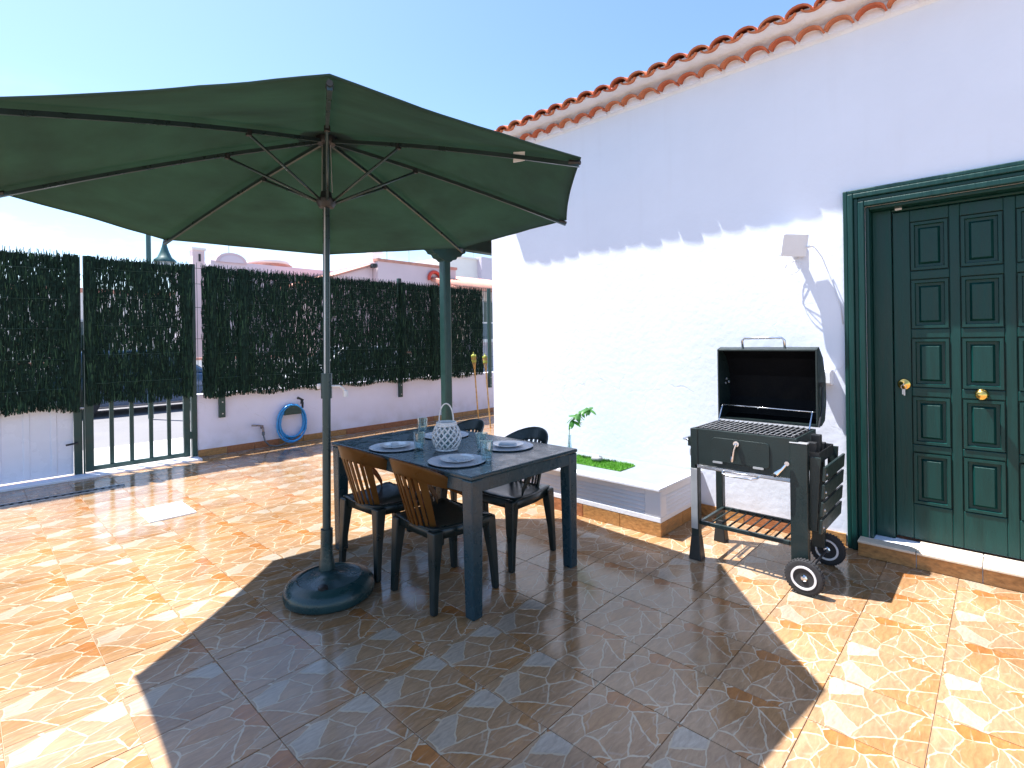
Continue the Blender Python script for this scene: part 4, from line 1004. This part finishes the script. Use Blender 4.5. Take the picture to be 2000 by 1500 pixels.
for y in (YL - .03, 1.2, YR + .02): wr.tube([(HX + .005, y, .943), (HX + .13, y, .935)], .0035, 6)
new('warming_rack', wr, 'steel', bq, True)
new('rack_stay', MB().tube([(HX + .012, YR + .022, .946), (HX - .06, YR + .022, .842)], .004, 6), 'steel', bq)
new('rack_stay', MB().tube([(HX + .012, YL - .03, .946), (HX - .06, YL - .03, .842)], .004, 6), 'steel', bq)
for (y, z) in ((1.435, 1.125), (1.420, 1.105), (1.442, 1.095)): new('bolt', MB().lathe([(.001, 0), (.009, 0), (.009, .006), (.001, .008)], (HX + .10, y, z), 8, 'y'), 'zinc', lid)
new('bolt', MB().lathe([(.001, 0), (.014, .002), (.010, .010), (.001, .011)], (HX + .19, 1.13, 1.215), 10, 'x'), 'zinc', lid)
# hinge arm on the right flank
new('lid_hinge', MB().box(HX + .05, HX + .13, yr - .016, yr - .004, 1.10, 1.125).tube([(HX + .09, yr - .008, 1.11), (HX + .05, yr - .014, .97), (HX - .03, yr - .012, .86)], .006, 6), 'black', lid)
# legs
def leg(name, x, y, z0, z1, w=.024, d=.024, foot=True):
    o = new('leg', MB().box(x - d, x + d, y - w, y + w, z0, z1), 'bbq', bq, bevel=.004)
    if foot:
        f_ = MB(); f_.hexa([(x - .040, y - .040, 0), (x + .040, y - .040, 0), (x + .040, y + .040, 0), (x - .040, y + .040, 0)], [(x - .027, y - .027, .15), (x + .027, y - .027, .15), (x + .027, y + .027, .15), (x - .027, y + .027, .15)])
        new('foot', f_, 'black', o, bevel=.006)
    return o
leg('a', F + .02, YL - .015, .145, .84); leg('b', Bk - .01, YL - .015, .145, .70)
leg('c', F + .015, YR - .010, .115, .815, .045, .022, False); leg('d', Bk - .01, YR - .010, .115, .70, .035, .022, False)
new('leg_plate', MB().box(F - .012, F - .0075, YL + .006, YL - .036, .20, .585), 'zinc', bq, bevel=.001)
# bottom shelf
zs_ = .235
for y in (YL - .041, YR + .037): new('shelf_rail', MB().box(F + .02, Bk - .01, y - .010, y + .010, zs_ - .012, zs_ + .012), 'bbq', bq, bevel=.003)
for x in (F + .03, Bk - .02): new('shelf_rail', MB().box(x - .011, x + .011, YR + .048, YL - .052, zs_ - .012, zs_ + .012), 'bbq', bq, bevel=.003)
for k in range(9):
    y = YL - .095 - (YL - YR - .185) * k / 8
    new('shelf_rod', MB().tube([(F + .042, y, zs_), (Bk - .032, y, zs_)], .0055, 8), 'bbq', bq, True)
# wheels
def wheel(x):
    c = (x, YR - .045 + .0, .096)
    t_ = MB().lathe([(.062, -.017), (.085, -.020), (.093, -.017), (.096, -.008), (.096, .008), (.093, .017), (.085, .020), (.062, .017)], c, 40, 'x')
    w_ = new('wheel', t_, 'tyre', bq, True, autos=30)
    tr = MB()
    for k in range(36):
        a = 2 * math.pi * k / 36; cy_, cz_ = c[1] + .0955 * math.cos(a), c[2] + .0955 * math.sin(a)
        ty, tz = -math.sin(a) * .004, math.cos(a) * .004; ny, nz_ = math.cos(a) * .0028, math.sin(a) * .0028
        if cz_ < .006: continue
        tr.hexa([(x - .014, cy_ - ty, cz_ - tz), (x + .014, cy_ - ty, cz_ - tz), (x + .014, cy_ + ty, cz_ + tz), (x - .014, cy_ + ty, cz_ + tz)], [(x - .014, cy_ - ty + ny, cz_ - tz + nz_), (x + .014, cy_ - ty + ny, cz_ - tz + nz_), (x + .014, cy_ + ty + ny, cz_ + tz + nz_), (x - .014, cy_ + ty + ny, cz_ + tz + nz_)])
    new('tread', tr, 'tyre', w_)
    new('disc', MB().lathe([(.001, -.012), (.054, -.012), (.060, -.016), (.060, .016), (.054, .012), (.001, .012)], c, 32, 'x'), 'wheel_dark', w_, True, autos=30)
    for s_ in (-1, 1):
        new('white_ring', MB().lathe([(.053, -.002 * s_), (.053, .006 * s_), (.064, .006 * s_), (.064, -.002 * s_)], (c[0] + .0155 * s_, c[1], c[2]), 40, 'x'), 'wheel_white', w_, True, autos=30)
        new('hub_cap', MB().lathe([(.019, -.002 * s_), (.019, .006 * s_), (.012, .011 * s_), (.001, .012 * s_)], (c[0] + .0125 * s_, c[1], c[2]), 8, 'x'), 'steel', w_)
wheel(F - .055); wheel(Bk + .035)
new('axle', MB().tube([(F - .055, YR - .045, .096), (Bk + .035, YR - .045, .096)], .007, 8), 'iron', bq)
# folded side table of slats, tilted outward at the top
for x in (F + .035, Bk + .02):
    sd = MB(); sd.hexa([(x - .008, YR - .052, .33), (x + .008, YR - .052, .33), (x + .008, YR - .060 - .03, .33), (x - .008, YR - .09, .33)], [(x - .008, YR - .058, .745), (x + .008, YR - .058, .745), (x + .008, YR - .115, .745), (x - .008, YR - .115, .745)]); new('side_frame', sd, 'bbq', bq, bevel=.003)

for k in range(4):
    z = .325 + .098 * k; yb = YR - .102 - .028 * (z - .33) / .415
    o = new('side_slat', MB().hexa([(F + .015, yb, z), (Bk + .06, yb, z), (Bk + .06, yb - .015, z), (F + .015, yb - .015, z)], [(F + .015, yb - .006, z + .080), (Bk + .06, yb - .006, z + .080), (Bk + .06, yb - .021, z + .080), (F + .015, yb - .021, z + .080)]), 'bbq', bq, bevel=.003)
    new('screw', MB().lathe([(.001, 0), (.008, 0), (.006, -.004), (.001, -.005)], (F + .04, yb - .0185, z + .035), 8, 'y'), 'zinc', o)
# condiment basket on the flank
bk_ = MB()
bk_.box(F + .07, Bk - .03, YR - .095, YR - .004, .700, .708); bk_.box(F + .07, Bk - .03, YR - .098, YR - .0955, .709, .765); bk_.box(F + .066, F + .0695, YR - .098, YR - .004, .70, .765); bk_.box(Bk - .0295, Bk - .026, YR - .098, YR - .004, .70, .765)
new('flank_basket', bk_, 'black', bq)
for k, hgt in enumerate((.10, .13, .07)):
    new('basket_divider', MB().box(F + .12 + .10 * k, F + .16 + .10 * k, YR - .07, YR - .02, .709, .709 + hgt), 'black', bq, bevel=.004)
new('leg_cap', MB().box(F - .008, F + .038, YR - .056, YR + .036, .8155, .822), 'zinc', bq, bevel=.002)
# push handle on the left flank
new('push_handle', MB().tube([(F + .06, YL + .001, .745), (F + .06, YL + .06, .750), (F + .07, YL + .085, .752), (Bk - .10, YL + .085, .752), (Bk - .09, YL + .06, .750), (Bk - .09, YL + .001, .745)], .009, 10), 'steel', bq, True)
new('handle_bracket', MB().box(F + .035, F + .085, YL + .001, YL + .045, .715, .775), 'bbq', bq, bevel=.004)
new('bottle_opener', MB().box(F + .03, F + .034, YL + .002, YL + .03, .655, .70), 'zinc', bq, bevel=.001)

# ================================================================== ON THE HOUSE WALL
an = thing('wireless_antenna', 'white square antenna box on the house wall above the grill, cable looped below', 'antenna', (XW, 1.05, 2.07))
pm = MB().prism([(y, z) for y, z in rrect(-.082, .082, -.078, .078, .014)], -.032, .032, 'x')
ca, sa = math.cos(R(6)), math.sin(R(6))
am = Matrix.Translation((3.985, 1.056, 2.055)) @ Matrix.Rotation(R(33), 4, 'Z') @ Matrix.Rotation(R(-14), 4, 'Y') @ Matrix.Rotation(R(4), 4, 'X')
pm.v = [tuple(am @ Vector(v)) for v in pm.v]
new('panel', pm, 'white_plastic', an, bevel=.006)
new('bracket', MB().box(4.02, XW - .001, 1.055, 1.09, 2.02, 2.06).box(4.085, XW - .0005, 1.02, 1.09, 1.98, 2.10), 'zinc', an)
new('plug', MB().tube([(3.995, .975, 2.03), (3.997, .945, 2.035)], .008, 8), 'white_plastic', an)
new('cable', MB().tube([(3.997, .945, 2.035), (4.03, .93, 2.02), (4.07, .90, 1.96), (4.092, .86, 1.83), (4.093, .80, 1.62), (4.093, .787, 1.50)], .003, 6), 'white_plastic', an, True)
lp = [(4.05 + .03 * math.sin(t * .5), 1.075 + .052 * math.cos(t), 1.905 + .045 * math.sin(t)) for t in [i * .42 for i in range(34)]]
new('cable_loop', MB().tube([(4.01, 1.09, 1.975)] + lp + [(4.06, 1.02, 1.98)], .0022, 5), 'white_plastic', an, True)
ob = thing('outdoor_socket', 'pale grey electrical socket box on the wall behind the open grill lid', 'socket', (XW, .80, 1.15))
new('box', MB().box(XW - .055, XW - .001, .845, .935, 1.085, 1.195), 'white_plastic', ob, bevel=.008)
new('flap', MB().prism([(XW - .064, 1.10), (XW - .0555, 1.10), (XW - .0555, 1.18), (XW - .064, 1.175)], .857, .925, 'y'), 'frost', ob)

# ================================================================== HOSE AND TAP
hs = thing('garden_hose', 'blue garden hose coiled on a holder on the low white wall', 'hose', (3.24, YF - .05, .30))
pts = []
rh = random.Random(4)
for i in range(8 * 20 + 1):
    a = 2 * math.pi * i / 20 + math.pi / 2; lap = i // 20
    r = 1 - .045 * math.sin(lap * 2.1) - .02 * rh.random()
    sx_ = .19 + .018 * math.sin(lap * 1.7); sz_ = .225 + .022 * math.cos(lap * 2.3)
    pts.append((3.24 + sx_ * r * math.cos(a) + .01 * math.sin(lap), YF - .035 - .008 * ((lap * 3) % 8), .315 + (sz_ * r * math.sin(a)) - .02 * (lap % 3) * (math.sin(a) < 0)))
new('coil', MB().tube(pts, .011, 8), 'hose', hs, True)
new('hose_end', MB().tube([pts[0], (3.32, YF - .075, .545), (3.37, YF - .085, .50), (3.385, YF - .09, .56)], .011, 8), 'hose', hs, True)
nz_ = thing('spray_nozzle', 'black spray nozzle hooked over the top of the blue hose coil', 'nozzle', (3.37, YF - .09, .58))
new('grip', MB().tube([(3.385, YF - .09, .50), (3.385, YF - .092, .57), (3.372, YF - .094, .615)], [.014, .017, .016], 10), 'black', nz_, True)
new('barrel', MB().tube([(3.395, YF - .094, .607), (3.34, YF - .096, .638), (3.312, YF - .098, .648)], [.015, .015, .021], 10), 'black', nz_, True, autos=40)
new('trigger', MB().tube([(3.36, YF - .10, .615), (3.355, YF - .10, .56)], .006, 6), 'black', nz_)
hh = thing('hose_holder', 'dark green half-round wall holder inside the hose coil', 'hose holder', (3.245, YF - .001, .47))
arc_ = [(3.245 + .125 * math.cos(R(a)), .42 + .125 * math.sin(R(a))) for a in range(0, 181, 12)]
new('saddle', MB().prism(arc_, YF - .10, YF - .002, 'y'), 'green_metal', hh)
tp = thing('wall_tap', 'weathered metal tap on the low white wall, left of the blue hose', 'tap', (2.80, YF, .27))
new('body', MB().tube([(2.845, YF - .001, .275), (2.845, YF - .055, .275), (2.84, YF - .075, .262), (2.84, YF - .08, .225)], .015, 10), 'tap', tp, True)
new('lever', MB().tube([(2.845, YF - .05, .285), (2.845, YF - .055, .305), (2.78, YF - .06, .318), (2.70, YF - .06, .33)], [.012, .011, .011, .014], 8), 'tap', tp, True)
new('connector', MB().lathe([(.016, 0), (.020, -.01), (.020, -.045), (.014, -.05)], (2.84, YF - .08, .23), 12), 'hose_grey', tp, True, autos=40)
o = new('supply_hose', MB().tube([(2.84, YF - .08, .185), (2.86, YF - .085, .10), (2.91, YF - .10, .035), (3.0, YF - .12, .014), (3.10, YF - .11, .02), (3.17, YF - .08, .06), (3.21, YF - .06, .10)], .011, 8), 'hose_grey', None, True)
tag(o, 'short grey hose curving along the floor from the tap to the coil', 'hose')

# ================================================================== TORCHES
def torch(label, base, topp):
    base, topp = Vector(base), Vector(topp); d = (topp - base); L = d.length; d.normalize()
    t = thing('garden_torch', label, 'torch', tuple(base), 0, 'bamboo torches in the corner')
    cane = MB(); pts, rs = [], []
    for k in range(int(L / .09) + 1):
        z = min(L - .22, k * .09); pts += [base + d * z, base + d * (z + .006)]; rs += [.0105, .013]
    keep = [i for i in range(len(pts)) if i == 0 or (pts[i] - pts[i - 1]).length > .001]
    new('cane', MB().tube([pts[i] for i in keep], [rs[i] for i in keep], 8), 'bamboo', t, True)
    c0 = base + d * (L - .24)
    q = Vector((0, 0, 1)).rotation_difference(d).to_matrix().to_4x4(); q.translation = c0
    hd_ = MB()
    for k in range(8):
        a = k * math.pi / 4
        hd_.tube([q @ Vector((r * math.cos(a), r * math.sin(a), z)) for r, z in ((.012, 0), (.016, .06), (.030, .12), (.036, .19), (.034, .235))], .0055, 5)
    new('basket', hd_, 'bamboo', t, True)
    bn = MB()
    for z0, z1, r0, r1 in ((.115, .15, .033, .037), (.205, .235, .040, .039)):
        bn.lathe([(r0, z0), (r0 + .004, z0), (r1 + .004, z1), (r1, z1)], (0, 0, 0), 14)
    bn.v = [tuple(q @ Vector(v)) for v in bn.v]; new('binding', bn, 'bamboo_green', t)
    cn_ = MB().lathe([(.001, .13), (.028, .13), (.031, .235), (.020, .25), (.010, .255), (.008, .285), (.001, .286)], (0, 0, 0), 14); cn_.v = [tuple(q @ Vector(v)) for v in cn_.v]
    new('oil_can', cn_, 'bamboo_green', t, True, autos=40)
torch('bamboo garden torch leaning clear of the house corner, left one of the pair', (6.10, 6.55, 0.002), (5.92, 6.46, 1.19))
torch('bamboo garden torch leaning hard against the edge of the house corner', (5.97, 6.13, 0.002), (6.17, 6.45, 1.16))

# ================================================================== STREET AND HOUSES BEYOND
def windows(par, rects, y):
    for x0, x1, z0, z1 in rects:
        f_ = new('window', MB().box(x0, x1, y - .05, y + .02, z0, z1), 'frame_grey', par)
        for q in range(2):
            xa = x0 + .06 + (x1 - x0 - .06) * q / 2; xb = xa + (x1 - x0 - .18) / 2
            new('pane', MB().box(xa, xb, y - .06, y - .051, z0 + .06, z1 - .06), 'window', f_)
def antenna(par, x, y, z0, z1):
    a_ = MB().tube([(x, y, z0), (x, y, z1)], .02, 6)
    for k in range(4): a_.tube([(x - .25 + .03 * k, y, z1 - .05 - .1 * k), (x + .25 - .03 * k, y, z1 - .05 - .1 * k)], .01, 4)
    new('aerial', a_, 'frame_grey', par)
Yb = 20.0; k20 = Yb / 16.0
def xz(x16, z16): return x16 * k20, HC + (z16 - HC) * k20
# pink house, centre
hA = thing('house', 'pale pink flat-roofed house across the street with a red round sign', 'house', (14.5, Yb, 0), 0, 'houses across the street')
x0, z0 = xz(9.0, 3.70); x1, z1 = xz(10.17, 4.14); x2, z2 = xz(13.35, 4.42)
new('wall', MB().box(x1, 17.2, Yb, Yb + 7, -.1, z1 + .18), 'pink_wall', hA)
new('side_wing', MB().prism([(x0 - 1.2, -.1), (x1 - .02, -.1), (x1 - .02, z1), (x0 - 1.2, z0 - .35)], Yb + .4, Yb + 6, 'y'), 'pink_wall', hA)
new('verge', MB().prism([(x0 - 1.3, z0 - .38), (x1 - .02, z1 + .02), (x1 - .02, z1 + .10), (x0 - 1.3, z0 - .30)], Yb + .25, Yb + 6.1, 'y'), 'clay_overexposed', hA)
new('coping', MB().box(x1 - .05, 17.25, Yb - .06, Yb + .3, z1 + .182, z1 + .30), 'clay_overexposed', hA)
new('floodlight', MB().box(x1 - .25, x1 - .05, Yb + .0, Yb + .2, z1 - .12, z1 + .06), 'black', hA)
sx_, sz_ = xz(12.62, 3.86)
new('sign', MB().tube([(sx_ + .32 * math.cos(R(a)), Yb - .10, sz_ + .30 * math.sin(R(a))) for a in range(-40, 215, 15)], .085, 8).tube([(sx_ + .12, Yb - .1, sz_ - .05), (sx_ + .42, Yb - .1, sz_ - .42)], .07, 8), 'red_sign', hA, True)
cxx, czz = xz(11.15, 4.6)
ch_ = new('chimney', MB().box(cxx - .22, cxx + .22, Yb + 2, Yb + 2.4, z1, czz + .3), 'cream_wall', hA)
new('chimney_cap', MB().box(cxx - .30, cxx + .30, Yb + 1.9, Yb + 2.5, czz + .302, czz + .40), 'cream_wall', ch_)
antenna(hA, cxx + .5, Yb + 1.9, z1, czz + 1.4); antenna(hA, cxx + 1.3, Yb + 1.2, z1 + .1, czz + 1.2)
windows(hA, [(13.4, 14.6, 1.2, 2.5), (15.3, 16.3, 1.2, 2.5)], Yb)
new('house_door', MB().box(16.5, 17.0, Yb - .05, Yb + .02, 0, 2.1), 'door', hA)
# white block with the tower, right
hB = thing('house', 'white cubic house with a lilac stair tower behind the porch post', 'house', (19.0, Yb + 6, 0), 0, 'houses across the street')
xa, za = xz(13.3, 4.9); xb, zb_ = xz(15.0, 4.5)
k26 = 26 / 16
new('wall', MB().box(13.3 * k26, 15.0 * k26, 26, 31, -.1, HC + 3.38 * k26), 'cream_wall', hB)
new('tower', MB().box(14.95 * k26 + .01, 15.9 * k26, 25.6, 29, -.1, HC + 3.50 * k26), 'lilac_wall', hB)
new('parapet', MB().box(13.25 * k26, 15.0 * k26, 25.9, 26.2, HC + 3.38 * k26 + .002, HC + 3.38 * k26 + .12), 'cream_wall', hB)
windows(hB, [(22.2, 23.4, 3.6, 5.2)], 26)
antenna(hB, 15.3 * k26, 27, HC + 3.5 * k26, HC + 4.1 * k26)
# red tiled house with balcony at the right edge
hC = thing('house', 'red tiled house with a dark balcony seen past the white corner', 'house', (15.2, 16.4, 0), 0, 'houses across the street')
Y6 = 18.5; k6 = Y6 / 16
new('wall', MB().box(15.55 * k6, 20.5, Y6 + 1.3, Y6 + 6, -.1, 4.0), 'cream_wall', hC)
new('wall', MB().box(17.26, 20.5, Y6, Y6 + 1.29, -.1, 1.35), 'lilac_wall', hC)
rf = MB().prism([(Y6 - .4, HC + 2.14 * k6), (Y6 + 2.6, HC + 2.9 * k6), (Y6 + 2.6, HC + 2.8 * k6), (Y6 - .4, HC + 2.04 * k6)], 13.5 * k6, 20.8, 'x'); roofC = new('roof', rf, 'clay_overexposed', hC)
for k in range(26):
    x = 13.6 * k6 + .19 * k
    new('roof_tile', MB().tube([(x, Y6 - .42, HC + 2.16 * k6), (x, Y6 + 2.58, HC + 2.92 * k6)], .075, 6), 'clay_overexposed', roofC, True)
new('balcony_slab', MB().box(17.15, 20.5, Y6 - .5, Y6 + 1.3, 1.352, 1.50), 'cream_wall', hC)
bp_ = new('balcony_rail', MB().box(17.15, 20.5, Y6 - .5, Y6 - .44, 2.25, 2.32), 'cream_wall', hC)
new('balcony_panel', MB().box(17.15, 20.5, Y6 - .49, Y6 - .45, 1.502, 2.249), 'balcony', hC)
windows(hC, [(18.05, 19.6, 1.6, 3.5)], Y6 + 1.3)
for k in range(12):
    x = 17.2 + .25 * k; new('balcony_bar', MB().tube([(x, Y6 - .46, 2.32), (x, Y6 - .46, 3.55)], .016, 6), 'frame_grey', hC)
for k in range(20):
    x = 17.28 + .14 * k; new('grille_bar', MB().tube([(x, Y6 - .06, .1), (x, Y6 - .06, 1.2)], .012, 5), 'frame_grey', hC)
# left: long lilac house with a white dome, arch, tower
hD = thing('house', 'long lilac house with a white dome and a small arched dormer', 'house', (8.8, 24, 0), 0, 'houses across the street')
kd = 24 / 16.0
new('wall', MB().box(4.85 * kd, 8.5 * kd, 24, 30, -.1, HC + 2.36 * kd), 'lilac_wall', hD)
xm, zm = 5.37 * kd, HC + 2.36 * kd
arc_ = [(xm + .62 * math.cos(R(a)), zm - .05 + .42 * math.sin(R(a))) for a in range(0, 181, 12)]
new('arched_dormer', MB().prism(arc_, 23.9, 25.5, 'y'), 'pink_wall', hD)
arc_ = [(xm + .48 * math.cos(R(a)), zm - .05 + .30 * math.sin(R(a))) for a in range(0, 181, 12)]
new('dormer_face', MB().prism(arc_, 23.86, 23.899, 'y'), 'lilac_wall', hD)
xm2 = 6.68 * kd
new('dome', MB().lathe([(.95, 0), (.90, .16), (.72, .38), (.42, .55), (.15, .62), (.001, .63)], (xm2, 25.0, zm + .12), 28), 'cream_wall', hD, True)
new('dome_ring', MB().lathe([(.98, 0), (1.02, .04), (1.02, .13), (.96, .135)], (xm2, 25.0, zm), 28), 'clay_overexposed', hD, True, autos=40)
antenna(hD, 5.45 * kd, 24.6, zm, zm + 1.5)
windows(hD, [(8.0, 9.0, 2.9, 4.2), (9.8, 10.8, 2.9, 4.2), (11.3, 12.2, 2.9, 4.2), (8.0, 9.0, .6, 2.0), (9.8, 10.8, .6, 2.0), (11.3, 12.2, .6, 2.0)], 24)
new('door', MB().box(7.4, 7.8, 23.95, 24.02, 0, 2.1), 'door', hD)
hE = thing('chimney_tower', 'white square roof tower with a dark vent left of the arched dormer', 'tower', (6.7, 24, 0))
new('shaft', MB().box(4.33 * kd, 4.62 * kd, 23.6, 24.0, -.1, HC + 2.55 * kd), 'pink_wall', hE)
new('cap', MB().box(4.30 * kd, 4.65 * kd, 23.55, 24.05, HC + 2.55 * kd + .002, HC + 2.55 * kd + .10), 'cream_wall', hE)
new('vent', MB().box(4.47 * kd, 4.52 * kd, 23.57, 23.599, HC + 2.25 * kd, HC + 2.45 * kd), 'black', hE)
hF = thing('house', 'low white house left of the street lamp, hidden behind the gate screens', 'house', (-1, 22, 0), 0, 'houses across the street')
new('wall', MB().box(-6, 5.4, 22, 28, -.1, 3.2), 'cream_wall', hF)
new('parapet', MB().box(-6.05, 5.45, 21.95, 22.2, 3.202, 3.35), 'clay_overexposed', hF)
windows(hF, [(-4, -2.6, 1, 2.3), (-1, .4, 1, 2.3), (2.2, 3.6, 1, 2.3)], 22)
ow = thing('street_wall', 'low white wall along the far pavement', 'wall', (6, 18.42, 0))
new('wall_body', MB().box(-12, 16.5, 18.4, 18.6, -.05, .95), 'cream_wall', ow)
new('coping', MB().box(-12, 16.5, 18.36, 18.64, .952, 1.02), 'clay_overexposed', ow)

# street lamp
sl = thing('street_lamp', 'green street lamp with a bell-shaped hood above the brushwood screen', 'street lamp', (2.76, 13, -.012))
kl = 13 / 16.0
xl, xbell = 3.40 * kl, 3.755 * kl; zbot, ztopb = HC + 2.15 * kl, HC + 2.80 * kl
new('pole', MB().lathe([(.05, -.1), (.05, .6), (.045, 4.1)], (xl, 13, 0), 14), 'lampgreen', sl, True, autos=40)
new('arm', MB().tube([(xl, 13, 4.0), (xl + .03, 13, 4.12), (xl + .14, 13, 4.2), (xbell - .05, 13, 4.16), (xbell, 13, 4.02), (xbell, 13, ztopb)], .025, 8), 'lampgreen', sl, True)
new('hood', MB().lathe([(.012, ztopb), (.03, ztopb - .05), (.05, ztopb - .16), (.085, ztopb - .28), (.135, zbot + .13), (.205, zbot + .07), (.21, zbot + .03), (.19, zbot + .03), (.001, zbot + .12)], (xbell, 13, 0), 24), 'lampgreen', sl, True, autos=50)
new('lantern_glass', MB().lathe([(.15, zbot + .045), (.14, zbot - .15), (.10, zbot - .27), (.001, zbot - .29)], (xbell, 13, 0), 20), 'frost', sl, True)

# parked cars
def make_car(label, paint):
    t = thing('parked_car', label, 'car', (0, 0, 0), 0, 'cars parked along the far kerb')
    sec = [(-2.05, .42, .62, .70), (-1.98, .30, .85, .80), (-1.6, .24, .93, .85), (-.9, .22, .95, .86), (.6, .22, .93, .86), (1.2, .23, .88, .85), (1.85, .28, .76, .80), (2.02, .40, .60, .68)]
    mb = MB(); vs = []
    for x, zb_, zt_, w_ in sec:
        vs += [(x, -w_ * .92, zb_), (x, -w_, (zb_ + zt_) / 2), (x, -w_ * .95, zt_ - .06), (x, -w_ * .85, zt_), (x, w_ * .85, zt_), (x, w_ * .95, zt_ - .06), (x, w_, (zb_ + zt_) / 2), (x, w_ * .92, zb_)]
    fs = [tuple(range(8)), tuple(range(len(vs) - 8, len(vs)))[::-1]]
    for i in range(len(sec) - 1):
        for k in range(8): fs.append((i * 8 + k, i * 8 + (k + 1) % 8, i * 8 + 8 + (k + 1) % 8, i * 8 + 8 + k))
    mb.add(vs, fs); new('body', mb, paint, t, True, local=True, autos=35)
    cb_ = MB(); cb_.hexa([(-1.75, -.78, .90), (1.15, -.78, .88), (1.15, .78, .88), (-1.75, .78, .90)], [(-1.25, -.62, 1.44), (.35, -.62, 1.45), (.35, .62, 1.45), (-1.25, .62, 1.44)])
    new('cabin', cb_, paint, t, local=True, bevel=.04)
    for s_ in (-1, 1):
        for xa, xb, ta, tb_ in ((-1.45, -.42, -1.15, -.42), (-.34, .88, -.34, .28)):
            new('side_window', MB().hexa([(xa, s_ * .768, .95), (xb, s_ * .768, .95), (xb, s_ * .775, .95), (xa, s_ * .775, .95)], [(ta, s_ * .640, 1.38), (tb_, s_ * .640, 1.38), (tb_, s_ * .650, 1.38), (ta, s_ * .650, 1.38)]), 'window', t, local=True)
        new('headlight', MB().box(1.86, 1.99, s_ * .45, s_ * .70, .58, .70), 'frost', t, local=True, bevel=.02)
        for x in (-1.3, 1.28):
            wh = new('wheel', MB().lathe([(.20, -.09), (.30, -.10), (.315, -.06), (.315, .06), (.30, .10), (.20, .09)], (x, s_ * .76, .315), 24, 'y'), 'tyre', t, True, local=True, autos=30)
            new('rim', MB().lathe([(.001, -.085), (.10, -.09), (.20, -.075), (.20, .075), (.10, .09), (.001, .085)], (x, s_ * .76, .315), 16, 'y'), 'zinc', wh, True, local=True, autos=30)
    new('windscreen', MB().hexa([(1.09, -.68, .94), (1.10, -.68, .94), (1.10, .68, .94), (1.09, .68, .94)], [(.44, -.56, 1.40), (.45, -.56, 1.41), (.45, .56, 1.41), (.44, .56, 1.40)]), 'window', t, local=True)
    return t
c_ = make_car('dark blue car parked across the street beyond the gate bars', 'car_blue'); c_.location = (3.1, 15.1, -.12)
c_ = make_car('silver white car parked across the street behind the long screen', 'car_white'); c_.location = (8.4, 15.1, -.12); c_.rotation_euler = (0, 0, math.pi)
